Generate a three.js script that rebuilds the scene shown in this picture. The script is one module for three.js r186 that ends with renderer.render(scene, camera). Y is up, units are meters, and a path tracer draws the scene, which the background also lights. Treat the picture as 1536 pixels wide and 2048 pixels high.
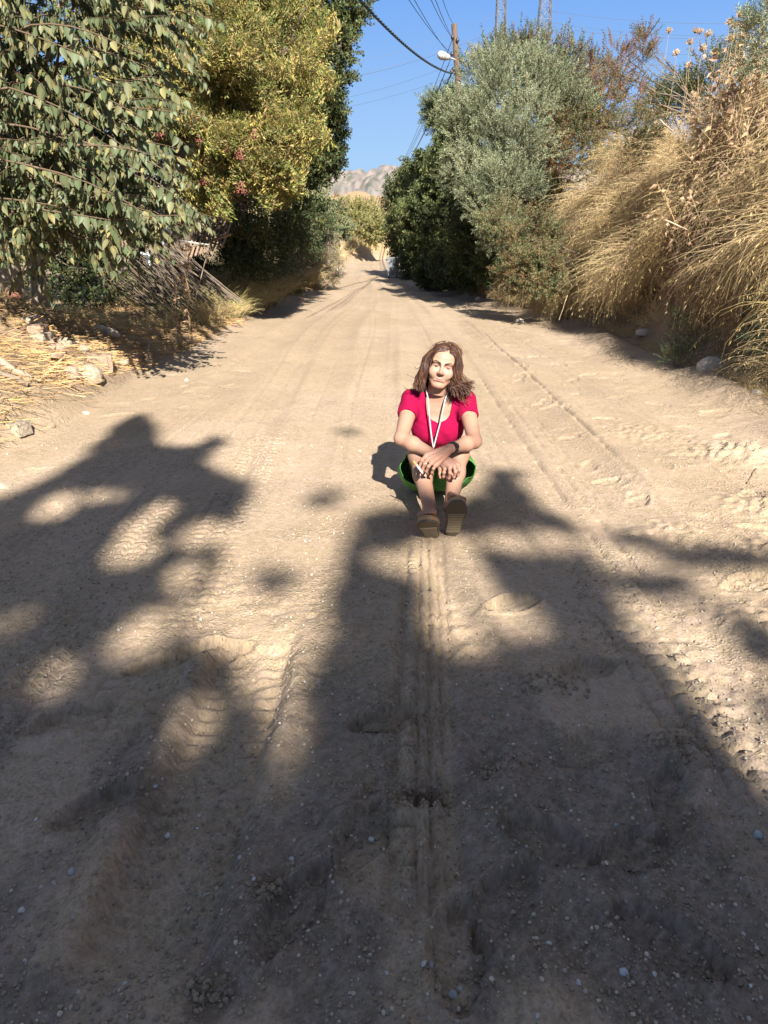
import * as THREE from 'three';
import { mergeGeometries } from 'three/addons/utils/BufferGeometryUtils.js';

// ---------------------------------------------------------------- camera, sky, sun, exposure
const CAM_H = 1.4, PITCH = 21.7 * Math.PI / 180;
const scene = new THREE.Scene();
const camera = new THREE.PerspectiveCamera(73.74, 768 / 1024, 0.05, 6000);
camera.position.set(0, CAM_H, 0);
camera.rotation.set(-PITCH, 0, 0);
scene.add(camera);

const EXPOSURE = 3.12;
const SUN = new THREE.Vector3(0.182, 0.588, 0.788).normalize();      // towards the sun: behind the photographer, a little to the right
{
  const W = 256, H = 256, data = new Float32Array(W * H * 4);
  const stops = [[-1, 0.17, 0.165, 0.16], [-0.02, 0.18, 0.21, 0.24], [0.0, 0.16, 0.235, 0.312], [0.1, 0.129, 0.206, 0.309], [0.27, 0.064, 0.137, 0.298], [0.5, 0.077, 0.108, 0.182], [1, 0.081, 0.093, 0.126]];
  for (let j = 0; j < H; j++) {
    const s = Math.sin(((j + 0.5) / H - 0.5) * Math.PI);
    let k = 0; while (k < stops.length - 2 && s > stops[k + 1][0]) k++;
    const a = stops[k], b = stops[k + 1], t = Math.min(1, Math.max(0, (s - a[0]) / (b[0] - a[0])));
    for (let i = 0; i < W; i++) for (let c = 0; c < 4; c++) data[(j * W + i) * 4 + c] = c < 3 ? a[c + 1] + (b[c + 1] - a[c + 1]) * t : 1;
  }
  const sky = new THREE.DataTexture(data, W, H, THREE.RGBAFormat, THREE.FloatType);
  sky.mapping = THREE.EquirectangularReflectionMapping; sky.magFilter = THREE.LinearFilter; sky.minFilter = THREE.LinearFilter; sky.needsUpdate = true;
  scene.background = sky; scene.environment = sky;
}
const sun = new THREE.DirectionalLight(new THREE.Color().setRGB(1, 0.945, 0.86), 4.7);
sun.position.copy(SUN).multiplyScalar(60); sun.castShadow = true;
sun.shadow.mapSize.set(4096, 4096); sun.shadow.radius = 1;
Object.assign(sun.shadow.camera, { left: -30, right: 30, top: 40, bottom: -30, near: 1, far: 160 });
scene.add(sun, sun.target);

const renderer = new THREE.WebGLRenderer({ antialias: true });
renderer.setSize(768, 1024);
renderer.toneMapping = THREE.LinearToneMapping;
renderer.toneMappingExposure = EXPOSURE;
renderer.shadowMap.enabled = true;

// ---------------------------------------------------------------- helpers
let seed = 12345;
function rnd() { seed = (seed + 0x6D2B79F5) | 0; let t = Math.imul(seed ^ (seed >>> 15), 1 | seed); t = (t + Math.imul(t ^ (t >>> 7), 61 | t)) ^ t; return ((t ^ (t >>> 14)) >>> 0) / 4294967296; }
const rr = (a, b) => a + (b - a) * rnd();
const gauss = () => (rnd() + rnd() + rnd() + rnd() - 2) * 0.9;
const V = (x, y, z) => new THREE.Vector3(x, y, z);
const clamp = (x, a = 0, b = 1) => Math.min(b, Math.max(a, x));
const sstep = (a, b, x) => { const t = clamp((x - a) / (b - a)); return t * t * (3 - 2 * t); };
const mix = (a, b, t) => a + (b - a) * t;
const mix3 = (a, b, t) => [mix(a[0], b[0], t), mix(a[1], b[1], t), mix(a[2], b[2], t)];
function interp(tab, x) {
  if (x <= tab[0][0]) return tab[0][1];
  for (let i = 1; i < tab.length; i++) if (x <= tab[i][0]) { const a = tab[i - 1], b = tab[i]; return mix(a[1], b[1], sstep(0, 1, (x - a[0]) / (b[0] - a[0])) * 0.5 + 0.5 * (x - a[0]) / (b[0] - a[0])); }
  return tab[tab.length - 1][1];
}
const hash2 = (i, j, s = 0) => { let h = Math.imul(i | 0, 374761393) + Math.imul(j | 0, 668265263) + Math.imul(s | 0, 974634777); h = Math.imul(h ^ (h >>> 13), 1274126177); return ((h ^ (h >>> 16)) >>> 0) / 4294967296; };
function vnoise(x, y, s = 0) {
  const i = Math.floor(x), j = Math.floor(y), fx = x - i, fy = y - j, u = fx * fx * (3 - 2 * fx), v = fy * fy * (3 - 2 * fy);
  return mix(mix(hash2(i, j, s), hash2(i + 1, j, s), u), mix(hash2(i, j + 1, s), hash2(i + 1, j + 1, s), u), v) * 2 - 1;
}
function fbm(x, y, o, s = 0) { let a = 0.5, r = 0; for (let k = 0; k < o; k++) { r += a * vnoise(x, y, s + k); x = x * 2.03 + 17.1; y = y * 2.03 + 9.3; a *= 0.5; } return r; }
function dents(x, y, s) {                        // distance to the nearest scattered point, for trodden sand
  const i = Math.floor(x), j = Math.floor(y); let m = 9;
  for (let a = -1; a < 2; a++) for (let b = -1; b < 2; b++) { const dx = i + a + hash2(i + a, j + b, s) - x, dy = j + b + hash2(i + a, j + b, s + 1) - y; m = Math.min(m, dx * dx + dy * dy); }
  return Math.sqrt(m);
}
// a point of the place seen in direction (px, py) of the photograph, at `depth` metres up the road
function at(px, py, depth) {
  const F = 1024 / Math.tan(73.74 * Math.PI / 360), u = (px - 768) / F, v = (1024 - py) / F, t = depth / (Math.cos(PITCH) + v * Math.sin(PITCH));
  return V(u * t, CAM_H + t * (v * Math.cos(PITCH) - Math.sin(PITCH)), -depth);
}
const taken = {};
function numbered(name) { taken[name] = (taken[name] ?? -1) + 1; return taken[name] ? `${name}_${String(taken[name]).padStart(3, '0')}` : name; }
function tag(o, label, category, group, kind) { if (label) o.userData.label = label; if (category) o.userData.category = category; if (group) o.userData.group = group; if (kind) o.userData.kind = kind; return o; }
function thing(name, label, category, pos, group) { const g = new THREE.Group(); g.name = numbered(name); g.position.copy(pos); scene.add(g); return tag(g, label, category, group); }
function part(name, geo, mat, parent, kind) { const m = new THREE.Mesh(geo, mat); m.name = name; m.castShadow = m.receiveShadow = true; if (kind) m.userData.kind = kind; parent.add(m); return m; }
function solo(name, geo, mat, pos, label, category, group) { const m = new THREE.Mesh(geo, mat); m.name = numbered(name); m.position.copy(pos); m.castShadow = m.receiveShadow = true; scene.add(m); return tag(m, label, category, group); }
class Buf {                                       // collects coloured triangles
  constructor() { this.p = []; this.c = []; this.i = []; }
  v(x, y, z, c) { this.p.push(x, y, z); this.c.push(c[0], c[1], c[2]); return this.p.length / 3 - 1; }
  t(...a) { this.i.push(...a); }
  geo(smooth) {
    const g = new THREE.BufferGeometry();
    g.setAttribute('position', new THREE.Float32BufferAttribute(this.p, 3)); g.setAttribute('color', new THREE.Float32BufferAttribute(this.c, 3)); g.setIndex(this.i);
    if (smooth) g.computeVertexNormals();
    return g;
  }
  tube(pts, rad, sides, col, capEnd = true) {     // tapered tube through points
    let prev = null; const n = pts.length, X = V(), Y = V(), T = V();
    let ref = Math.abs(pts[1].clone().sub(pts[0]).normalize().y) > 0.9 ? V(1, 0, 0) : V(0, 1, 0);
    for (let k = 0; k < n; k++) {
      T.copy(pts[Math.min(n - 1, k + 1)]).sub(pts[Math.max(0, k - 1)]).normalize();
      X.copy(ref).addScaledVector(T, -ref.dot(T)).normalize(); ref = X.clone(); Y.crossVectors(T, X);
      const r = typeof rad === 'function' ? rad(k / (n - 1)) : rad[k], ring = [];
      for (let s = 0; s < sides; s++) { const a = s / sides * Math.PI * 2, q = typeof r === 'number' ? r : r(a), ca = Math.cos(a) * q, sa = Math.sin(a) * q, c = typeof col === 'function' ? col(k / (n - 1), a) : col; ring.push(this.v(pts[k].x + X.x * ca + Y.x * sa, pts[k].y + X.y * ca + Y.y * sa, pts[k].z + X.z * ca + Y.z * sa, c)); }
      if (prev) for (let s = 0; s < sides; s++) { const b = (s + 1) % sides; this.t(prev[s], prev[b], ring[b], prev[s], ring[b], ring[s]); }
      else if (capEnd) for (let s = 2; s < sides; s++) this.t(ring[0], ring[s], ring[s - 1]);
      prev = ring;
    }
    if (capEnd) for (let s = 2; s < sides; s++) this.t(prev[0], prev[s - 1], prev[s]);
    return this;
  }
  leaf(b, d, n, L, W, c, fold = 0.15, curl = 0.1) {  // a folded, curling leaf of four faces; d along, n across the face
    const s = V().crossVectors(d, n).normalize(), q = (u, w, h) => this.v(b.x + d.x * u * L + s.x * w * W + n.x * h * L, b.y + d.y * u * L + s.y * w * W + n.y * h * L, b.z + d.z * u * L + s.z * w * W + n.z * h * L, c);
    const B = q(0, 0, 0), M = q(0.45, 0, -fold * 0.4 + curl * 0.3), l = q(0.38, -0.5, curl * 0.3), r = q(0.38, 0.5, curl * 0.3), T = q(1, 0, -curl);
    this.t(B, r, M, B, M, l, M, r, T, M, T, l);
  }
  ribbon(pts, w, c, c2) {                          // a blade: a strip tapering to a point
    let a = -1, b = -1; const n = pts.length;
    for (let k = 0; k < n; k++) {
      const T = pts[Math.min(n - 1, k + 1)].clone().sub(pts[Math.max(0, k - 1)]), s = V().crossVectors(T, V(0.31, 0.2, 0.93)).normalize().multiplyScalar(w * 0.5 * (1 - 0.85 * k / (n - 1))), cc = c2 ? mix3(c, c2, k / (n - 1)) : c;
      const p = this.v(pts[k].x + s.x, pts[k].y + s.y, pts[k].z + s.z, cc), q = this.v(pts[k].x - s.x, pts[k].y - s.y, pts[k].z - s.z, cc);
      if (k) this.t(a, b, q, a, q, p);
      a = p; b = q;
    }
  }
}
const rdir = () => { const z = rr(-1, 1), a = rr(0, 6.2832), r = Math.sqrt(1 - z * z); return V(r * Math.cos(a), z, r * Math.sin(a)); };
const qTo = (y, spin = rr(0, 6.283)) => new THREE.Quaternion().setFromUnitVectors(V(0, 1, 0), y.clone().normalize()).multiply(new THREE.Quaternion().setFromAxisAngle(V(0, 1, 0), spin));
// copies of small geometry (leafy twigs, grass tufts, grit) joined into one part; list: {p, q, s, c, k}
function copies(name, geos, mat, list, parent) {
  geos.forEach((g, gi) => {
    const mine = list.filter((o, i) => (o.k ?? i) % geos.length === gi); if (!mine.length) return;
    const m = new THREE.InstancedMesh(g, mat, mine.length), M = new THREE.Matrix4(), C = new THREE.Color();
    mine.forEach((o, i) => { const s = o.s ?? 1; M.compose(o.p, o.q, typeof s === 'number' ? V(s, s, s) : s); m.setMatrixAt(i, M); m.setColorAt(i, o.c ? C.setRGB(...o.c) : C.setRGB(1, 1, 1)); });
    m.name = name; m.castShadow = m.receiveShadow = true; m.userData.kind = 'stuff'; parent.add(m);
  });
}
const std = (o = {}) => new THREE.MeshStandardMaterial({ vertexColors: true, roughness: 0.9, ...o });
const leafMat = (t = 0.3, rough = 0.75) => new THREE.MeshPhysicalMaterial({ vertexColors: true, roughness: rough, transmission: t, thickness: 0, side: THREE.DoubleSide, ior: 1.4, specularIntensity: 0.6 });
// ---------------------------------------------------------------- ground: dusty road with tracks, verge on the left, cut bank on the right
const XL_TAB = [[-60, -2.7], [0, -2.75], [5, -2.75], [10, -2.75], [15, -2.35], [21, -2.0], [30, -2.2], [38, -2.3], [44, -2.1], [49, -0.6], [53, 3], [60, 12], [70, 30]];
const XR_TAB = [[-60, 3.3], [0, 3.3], [6, 3.35], [12, 3.45], [15, 3.0], [18, 2.45], [24, 1.75], [30, 1.0], [36, 0.75], [41, 1.6], [45, 4], [50, 9], [56, 18], [70, 40]];
const XL = D => interp(XL_TAB, D), XR = D => interp(XR_TAB, D);
const LB = D => interp([[-60, 0.9], [0, 0.8], [6, 1.0], [8, 1.08], [9.6, 0.5], [11, 0.28], [15, 0.35], [20, 0.6], [40, 1.2], [60, 2]], D);
const BH = D => interp([[-60, 1.2], [0, 1.5], [5, 2.1], [8, 2.45], [13, 2.5], [16, 2.3], [20, 2.1], [30, 1.4], [40, 1.0], [60, 1.2]], D);
const prints = [];                                // footprints: x, D, angle, length, depth
{
  const put = (x, D, a, L = 0.27, d = 0.03) => prints.push([x, D, Math.cos(a), Math.sin(a), L, d]);
  put(0.62, 1.62, 0.5, 0.28, 0.02); put(0.72, 2.02, 0.45); put(0.42, 1.28, 2.6); put(0.62, 1.26, 0.3, 0.25); put(0.28, 1.12, 0.9); put(0.62, 1.02, 2.4); put(-0.75, 1.4, 0.6); put(-0.98, 1.75, 0.5); put(-0.05, 1.3, 1.2); put(0.02, 1.75, 0.3); put(-0.62, 2.15, 0.25); put(-0.78, 2.05, 0.3); put(0.16, 1.0, 1.5); put(-0.2, 1.1, 1.1); put(0.78, 1.42, 1.2); put(0.55, 2.5, 0.4); put(0.3, 2.05, 1.2, 0.26, 0.008); put(-0.1, 2.35, 0.4, 0.26, 0.008);
  seed = 77; for (let k = 0; k < 150; k++) { const D = 1.5 + 11 * Math.pow(rnd(), 1.3); put(rr(1.35, 3.25), D, rr(-1, 1) + (rnd() < 0.5 ? 0 : 1.2), rr(0.2, 0.29), rr(0.004, 0.014)); }
  for (let k = 0; k < 40; k++) put(rr(-2.6, -1.6), rr(3, 9), rr(0, 3.1), rr(0.2, 0.28), rr(0.004, 0.012));
}
const bucket = {};
prints.forEach(p => { for (let i = -1; i < 2; i++) for (let j = -1; j < 2; j++) { const k = `${Math.floor(p[0] / 0.4) + i},${Math.floor(p[1] / 0.4) + j}`; (bucket[k] ||= []).push(p); } });
const mounds = [[0.53, 1.93, 0.16, 0.1, 0.03], [0.36, 1.47, 0.1, 0.07, 0.02], [0.82, 1.62, 0.06, 0.1, 0.03], [0.09, 1.45, 0.12, 0.04, -0.05], [0.06, 1.38, 0.13, 0.025, 0.02], [0.3, 1.58, 0.05, 0.07, -0.04], [0.36, 1.54, 0.06, 0.05, 0.025], [-0.36, 0.93, 0.07, 0.08, -0.015], [-0.16, 1.13, 0.06, 0.07, 0.012], [0.98, 1.15, 0.1, 0.1, 0.03], [1.6, 2.3, 0.3, 0.16, 0.05], [1.9, 2.9, 0.25, 0.2, 0.05], [1.45, 3.2, 0.2, 0.2, 0.03], [2.2, 3.6, 0.3, 0.2, 0.05], [2.5, 4.6, 0.35, 0.3, 0.06], [2.0, 5.2, 0.3, 0.3, 0.03]];
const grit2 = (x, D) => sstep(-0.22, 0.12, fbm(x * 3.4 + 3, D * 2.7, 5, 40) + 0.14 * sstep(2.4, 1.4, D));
// strips where wheels pressed the dust smooth
const pressed = (x, D) => { const a = x - 0.035 - 0.0525 * D; return Math.max(sstep(0.1, 0.08, Math.abs(a)) * sstep(3.4, 3, D), sstep(0.13, 0.1, Math.abs(x + 0.49 - 0.03 * (D - 1.5))) * sstep(2.3, 2, D), sstep(0.07, 0.05, Math.abs(x + 1.04)) * sstep(1.4, 1.8, D), D > 1 && D < 3 && x > 0.84 && x < 1.1 ? 0.6 : 0); };
function lug(u, v, slant) {                        // raised tread blocks: u across in blocks, v along in blocks
  const w = v + slant * Math.abs(u - Math.floor(u) - 0.5), fu = u - Math.floor(u), fv = w - Math.floor(w) ;
  return sstep(0.0, 0.16, fu) * sstep(1, 0.84, fu) * sstep(0, 0.14, fv) * sstep(1, 0.86, fv);
}
function trackH(x, D) {
  let h = 0;
  const wob = 0.02 * vnoise(D * 0.6, 1.5, 3);
  // twin truck tyre on the left, with rows of blocks either side of a smooth rib
  const tl = sstep(1.35, 1.7, D) * sstep(6.5, 4.2, D), xt = x + 0.02 * (D - 3) - wob * 0.5;
  if (tl > 0 && xt > -1.5 && xt < -0.66) {
    const keep = tl * (0.25 + 0.75 * sstep(-0.25, 0.25, fbm(x * 3, D * 2.2, 3, 9)));
    if (xt < -1.1) h += keep * (0.02 * lug((xt + 1.42) / 0.088, D / 0.062, 0.6) - 0.012) * sstep(-1.46, -1.4, xt);
    else if (xt < -0.98) h += keep * 0.006;
    else h += keep * (0.02 * lug((xt + 0.98) / 0.09, D / 0.066, 0.6) - 0.012) * sstep(-0.68, -0.73, xt);
  }
  // a bicycle line and a thin rut on the far left
  for (const [x0, sl, w, d] of [[-1.79, 0.065, 0.012, 0.012], [-1.86, 0.066, 0.014, 0.01], [-1.92, 0.066, 0.012, 0.008]]) { const e = (x - x0 - sl * (D - 2.6)) / w; if (Math.abs(e) < 3) h -= d * Math.exp(-e * e) * sstep(2.2, 2.5, D) * sstep(7, 5, D); }
  // the motorbike track that runs to the woman's feet
  const c = 0.035 + 0.0525 * D, e = x - c, tm = sstep(0.95, 1.15, D) * sstep(3.3, 2.9, D);
  if (tm > 0 && Math.abs(e) < 0.12) {
    h += tm * (-0.02 * sstep(0.105, 0.085, Math.abs(e)) + 0.034 * (Math.exp(-Math.pow((e + 0.004) / 0.0095, 2)) + Math.exp(-Math.pow((e - 0.034) / 0.0095, 2)) + 0.7 * Math.exp(-Math.pow((e - 0.07) / 0.009, 2)) * sstep(1.5, 1.7, D)) + 0.024 * lug((e + 0.075) / 0.05, D / 0.042, 0) * (e > -0.075 && e < -0.022 ? 1 : 0));
  }
  // square blocky tyre on the right
  const xr2 = x - 0.04 * sstep(2, 4, D), tr = sstep(1.0, 1.15, D) * sstep(3.1, 2.5, D);
  if (tr > 0 && xr2 > 0.84 && xr2 < 1.1) h += tr * (0.25 + 0.75 * sstep(-0.2, 0.2, fbm(x * 4, D * 3, 3, 19))) * (0.024 * lug((xr2 - 0.86) / 0.08, (D + 0.02 * vnoise(x * 9, D * 9, 18)) / 0.085, 0.3) - 0.014);
  // rows of broken dents, left by the same tyres further on
  for (const [x0, d, a, b] of [[1.06, 0.02, 2.6, 8], [1.16, 0.016, 2.2, 7], [1.24, 0.014, 3, 11], [1.3, 0.012, 3.4, 9], [0.72, 0.009, 2.6, 6], [0.82, 0.008, 3, 6.5], [1.62, 0.028, 4.5, 12], [1.76, 0.014, 5, 7], [1.24, 0.02, 1.6, 2.7], [1.36, 0.02, 1.5, 2.6], [-0.62, 0.008, 4, 9], [-1.05, 0.008, 4, 9]]) {
    const w = (x - x0 - 0.02 * vnoise(D * 0.5, x0 * 9, 4)) / 0.016; if (Math.abs(w) < 2.5 && D > a && D < b) h -= d * Math.exp(-w * w) * (0.35 + 0.65 * sstep(-0.1, 0.35, vnoise(D * 11, x0 * 31, 5))) * sstep(a, a + 0.4, D) * sstep(b, b - 0.8, D);
  }
  // the deep rut at the lower left
  const xu = x + 0.49 - 0.03 * (D - 1.5), tu = sstep(0.92, 1.05, D) * sstep(2.35, 2.0, D);
  if (tu > 0 && Math.abs(xu) < 0.3) h += tu * (-0.045 * sstep(0.155, 0.11, Math.abs(xu)) + 0.022 * Math.exp(-Math.pow((Math.abs(xu) - 0.18) / 0.04, 2)) + (Math.abs(xu) < 0.12 && Math.abs(xu) > 0.035 ? 0.011 * sstep(-0.2, 0.5, Math.sin(D * 110 + 2 * vnoise(D * 4, 2))) : 0) + 0.006 * Math.exp(-Math.pow((xu + 0.03) / 0.008, 2)) + 0.005 * Math.exp(-Math.pow((xu - 0.005) / 0.008, 2)));
  // long soft wheel ruts up the road
  if (D > 2.5) for (const [x0, w, d, ph] of [[-1.8, 0.04, 0.006, 11], [-1.28, 0.03, 0.007, 12], [-0.8, 0.05, 0.009, 13], [-0.3, 0.03, 0.006, 14], [0.18, 0.05, 0.008, 15], [0.62, 0.03, 0.006, 16], [1.05, 0.05, 0.007, 17], [1.5, 0.03, 0.009, 18], [2.1, 0.035, 0.007, 19], [-1.5, 0.2, 0.032, 1], [-0.62, 0.16, 0.034, 2], [0.42, 0.18, 0.032, 3], [1.3, 0.16, 0.028, 4], [-0.1, 0.12, 0.014, 5], [1.9, 0.15, 0.014, 6], [-1.05, 0.12, 0.012, 8], [0.85, 0.1, 0.012, 9]]) {
    const xc = x0 * mix(1, 0.72, sstep(9, 24, D)) - 0.35 * sstep(16, 36, D) + 0.16 * vnoise(D * 0.17, ph * 3.1, 6), e2 = (x - xc) / w; if (Math.abs(e2) < 3) h += sstep(2.6, 4.5, D) * (0.3 + 0.7 * sstep(-0.35, 0.3, fbm(x * 0.8, D * 0.35 + ph * 7, 3, 27))) * d * (-Math.exp(-e2 * e2) + 0.55 * Math.exp(-Math.pow(Math.abs(e2) - 1.5, 2) * 4));
  }
  return h;
}
function groundH(x, z, fine = true) {
  const D = -z, xl = XL(D), xr = XR(D);
  let h = 0.03 * fbm(x * 0.5, D * 0.22, 3, 1) + 0.008 * fbm(x * 2.2, D * 1.4, 3, 2);
  if (D > 25) h += 0.6 * sstep(30, 60, D) * sstep(30, 70, D);
  const tl = xl + 0.18 * vnoise(D * 0.9, 4, 8) - x, tr = x - xr - 0.15 * vnoise(D * 0.8, 7, 8);
  if (tl > -0.3) h += 0.045 * sstep(-0.15, 0.2, tl) + LB(D) * (1 - Math.exp(-Math.max(0, tl) / 1.2)) + 0.07 * sstep(0, 0.4, tl) * fbm(x * 1.7, D * 1.7, 4, 12) + 0.5 * sstep(2, 12, tl);
  if (tr > -0.6) { const bw = fbm(x * 0.8, D * 0.8, 4, 14); h += 0.07 * Math.exp(-Math.pow((tr + 0.05) / 0.25, 2)) * (1 + 0.8 * vnoise(D * 2, 3, 9)) + BH(D) * sstep(0.15, 1.7 + 0.4 * bw, tr) + 0.22 * Math.min(12, Math.max(0, tr - 1.2)) + 0.22 * bw * sstep(0.15, 0.8, tr); }
  const on = (1 - sstep(-0.25, 0.15, tl)) * (1 - sstep(-0.5, 0.1, tr));
  if (fine && on > 0 && D > 0.3 && D < 45) {
    h += on * trackH(x, D);
    const churn = sstep(1.15, 1.7, x) * sstep(-0.6, -0.2, -tr) ;
    if (churn > 0 && D < 14) h += churn * (0.028 * fbm(x * 1.8, D * 1.2, 2, 21) - 0.006 * sstep(0.4, 0.1, dents(x * 4, D * 3.4, 22)) * sstep(-0.1, 0.2, fbm(x, D, 2, 23)));
    if (D < 14) {
      const l = bucket[`${Math.floor(x / 0.4)},${Math.floor(D / 0.4)}`];
      if (l) for (const [px, pd, ca, sa, L, dep] of l) {
        const dx = x - px, dd = D - pd, u = dx * ca + dd * sa, w = -dx * sa + dd * ca, wide = L * 0.19 * (1 + 0.25 * Math.cos(u / L * 5)), r = Math.max(Math.abs(u) / (L * 0.5), Math.hypot(u / (L * 0.52), w / wide));
        if (r < 1.6) h += -dep * sstep(1.02, 0.88, r) + dep * 0.45 * Math.exp(-Math.pow((r - 1.15) / 0.14, 2)) + (r < 0.85 && D < 3 ? 0.003 * Math.sin(u * 420) : 0);
      }
      if (D < 6) for (const [mx, md, rx, rd, hh] of mounds) { const q = Math.pow((x - mx) / rx, 2) + Math.pow((D - md) / rd, 2); if (q < 6) h += hh * Math.exp(-q) * (1 + 0.5 * vnoise(x * 30, D * 30, 3)); }
      if (D < 5) { const g = grit2(x, D); h += g * 0.02 * sstep(3.4, 1.8, D) * fbm(x * 24, D * 24, 2, 31) + 0.014 * sstep(3.2, 2, D) * fbm(x * 9, D * 7, 3, 33) + 0.01 * sstep(3.2, 2.2, D) * sstep(0.05, 0.3, fbm(x * 3.1, D * 3.1, 3, 34)); }
    }
  }
  return h;
}
function axis(list) { const out = []; for (const [a, b, s0, s1] of list) { let x = a; while (x < b - 1e-6) { out.push(x); x += mix(s0, s1, (x - a) / (b - a)); } } out.push(list[list.length - 1][1]); return out; }
let groundMesh;
{
  const right = axis([[2.3, 3.6, 0.022, 0.04], [3.6, 7, 0.06, 0.16], [7, 14, 0.3, 0.8], [14, 80, 1.5, 14], [80, 2500, 40, 500]]), left = axis([[2.0, 3.0, 0.022, 0.035], [3.0, 6, 0.05, 0.14], [6, 14, 0.25, 0.8], [14, 80, 1.5, 14], [80, 2500, 40, 500]]);
  const xs = [...left.map(v => -v).reverse().slice(0, -1), ...axis([[-2.0, 2.3, 0.0135, 0.0135]]).slice(0, -1), ...right];
  const ds = axis([[-2500, -80, 500, 40], [-80, -6, 14, 0.5], [-6, 0.65, 0.5, 0.05], [0.65, 3.4, 0.0125, 0.0135], [3.4, 6, 0.0145, 0.022], [6, 12, 0.024, 0.06], [12, 30, 0.07, 0.2], [30, 70, 0.3, 1], [70, 2500, 6, 300]]);
  const nx = xs.length, nd = ds.length, pos = new Float32Array(nx * nd * 3), col = new Float32Array(nx * nd * 3), uv = new Float32Array(nx * nd * 2);
  let k = 0;
  for (let j = 0; j < nd; j++) for (let i = 0; i < nx; i++, k++) {
    const x = xs[i], D = ds[j], fineHere = Math.abs(x) < 4.5 && D < 45;
    const h = groundH(x, -D, fineHere);
    pos[k * 3] = x; pos[k * 3 + 1] = h; pos[k * 3 + 2] = -D; uv[k * 2] = x; uv[k * 2 + 1] = D;
    // colours of the matter: fine pale dust, coarse grey-brown grit with painted shade added near the camera, straw-strewn verge, bare brown earth of the bank
    const tl = XL(D) + 0.18 * vnoise(D * 0.9, 4, 8) - x, tr = x - XR(D) - 0.15 * vnoise(D * 0.8, 7, 8);
    let c = [0.40, 0.294, 0.188];
    const tone = 1 + 0.10 * fbm(x * 0.9, D * 0.35, 3, 51) + 0.07 * fbm(x * 6, D * 5, 3, 52);
    c = mix3(c, [0.44, 0.328, 0.222], sstep(-0.1, 0.35, fbm(x * 1.1 + 9, D * 0.45, 3, 53)));
    if (fineHere) {
      const g = grit2(x, D) * sstep(2.5, 1.35, D) * (x < 1.25 ? 1 : 0.4) * (1 - 0.75 * pressed(x, D));  // real grit patches, but their darkening with nearness is shade put into the colour
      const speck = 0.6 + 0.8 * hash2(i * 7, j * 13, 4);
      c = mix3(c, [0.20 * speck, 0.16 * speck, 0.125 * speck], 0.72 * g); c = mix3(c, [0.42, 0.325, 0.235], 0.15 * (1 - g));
      for (const [mx, md, rx, rd] of [[0.1, 1.44, 0.14, 0.035], [0.3, 1.56, 0.1, 0.04], [-0.36, 0.93, 0.045, 0.06], [-0.27, 1.15, 0.03, 0.05]]) { const q = Math.hypot((x - mx) / rx, (D - md) / rd) + 0.9 * fbm(x * 9, D * 9, 4, 60); c = mix3(c, [0.15 * speck, 0.105 * speck, 0.066 * speck], 0.75 * sstep(1.25, 0.6, q)); }
      
    }
    if (tl > -0.2) { const s = hash2(i * 3, j * 5, 8); c = mix3(c, mix3([0.36, 0.265, 0.16], [0.24, 0.165, 0.1], s), sstep(-0.1, 0.5, tl)); if (D > 30) c = mix3(c, [0.42, 0.29, 0.15], sstep(0, 0.8, tl) * sstep(28, 36, D)); }
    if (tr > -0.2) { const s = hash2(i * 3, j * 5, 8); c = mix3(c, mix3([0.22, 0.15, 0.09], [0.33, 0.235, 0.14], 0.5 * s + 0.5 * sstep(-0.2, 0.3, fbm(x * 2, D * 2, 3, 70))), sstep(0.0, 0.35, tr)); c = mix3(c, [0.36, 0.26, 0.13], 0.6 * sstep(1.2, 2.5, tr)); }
    if (D > 60 || D < -20 || Math.abs(x) > 16) c = mix3(c, [0.33, 0.24, 0.13], 0.7);
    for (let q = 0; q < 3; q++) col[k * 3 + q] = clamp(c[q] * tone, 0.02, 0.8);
  }
  const idx = new Uint32Array((nx - 1) * (nd - 1) * 6); let o = 0;
  for (let j = 0; j < nd - 1; j++) for (let i = 0; i < nx - 1; i++) { const a = j * nx + i, b = a + 1, c = a + nx, d = c + 1; idx[o++] = a; idx[o++] = b; idx[o++] = d; idx[o++] = a; idx[o++] = d; idx[o++] = c; }
  const g = new THREE.BufferGeometry();
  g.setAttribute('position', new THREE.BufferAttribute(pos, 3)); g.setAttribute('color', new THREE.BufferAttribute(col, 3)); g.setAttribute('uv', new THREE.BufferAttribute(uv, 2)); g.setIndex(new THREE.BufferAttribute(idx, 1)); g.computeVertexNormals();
  // fine grain: tiny relief and speckle of sand and grit, 2.4 m a tile
  const N = 1536, bump = new Uint8Array(N * N * 4), cm = new Uint8Array(N * N * 4);
  const per = (i, j, f, s) => { const x = i / N * f, y = j / N * f, a = Math.floor(x), b = Math.floor(y), fx = x - a, fy = y - b, u = fx * fx * (3 - 2 * fx), v = fy * fy * (3 - 2 * fy), w = n => ((n % f) + f) % f; return mix(mix(hash2(w(a), w(b), s), hash2(w(a + 1), w(b), s), u), mix(hash2(w(a), w(b + 1), s), hash2(w(a + 1), w(b + 1), s), u), v); };
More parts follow.
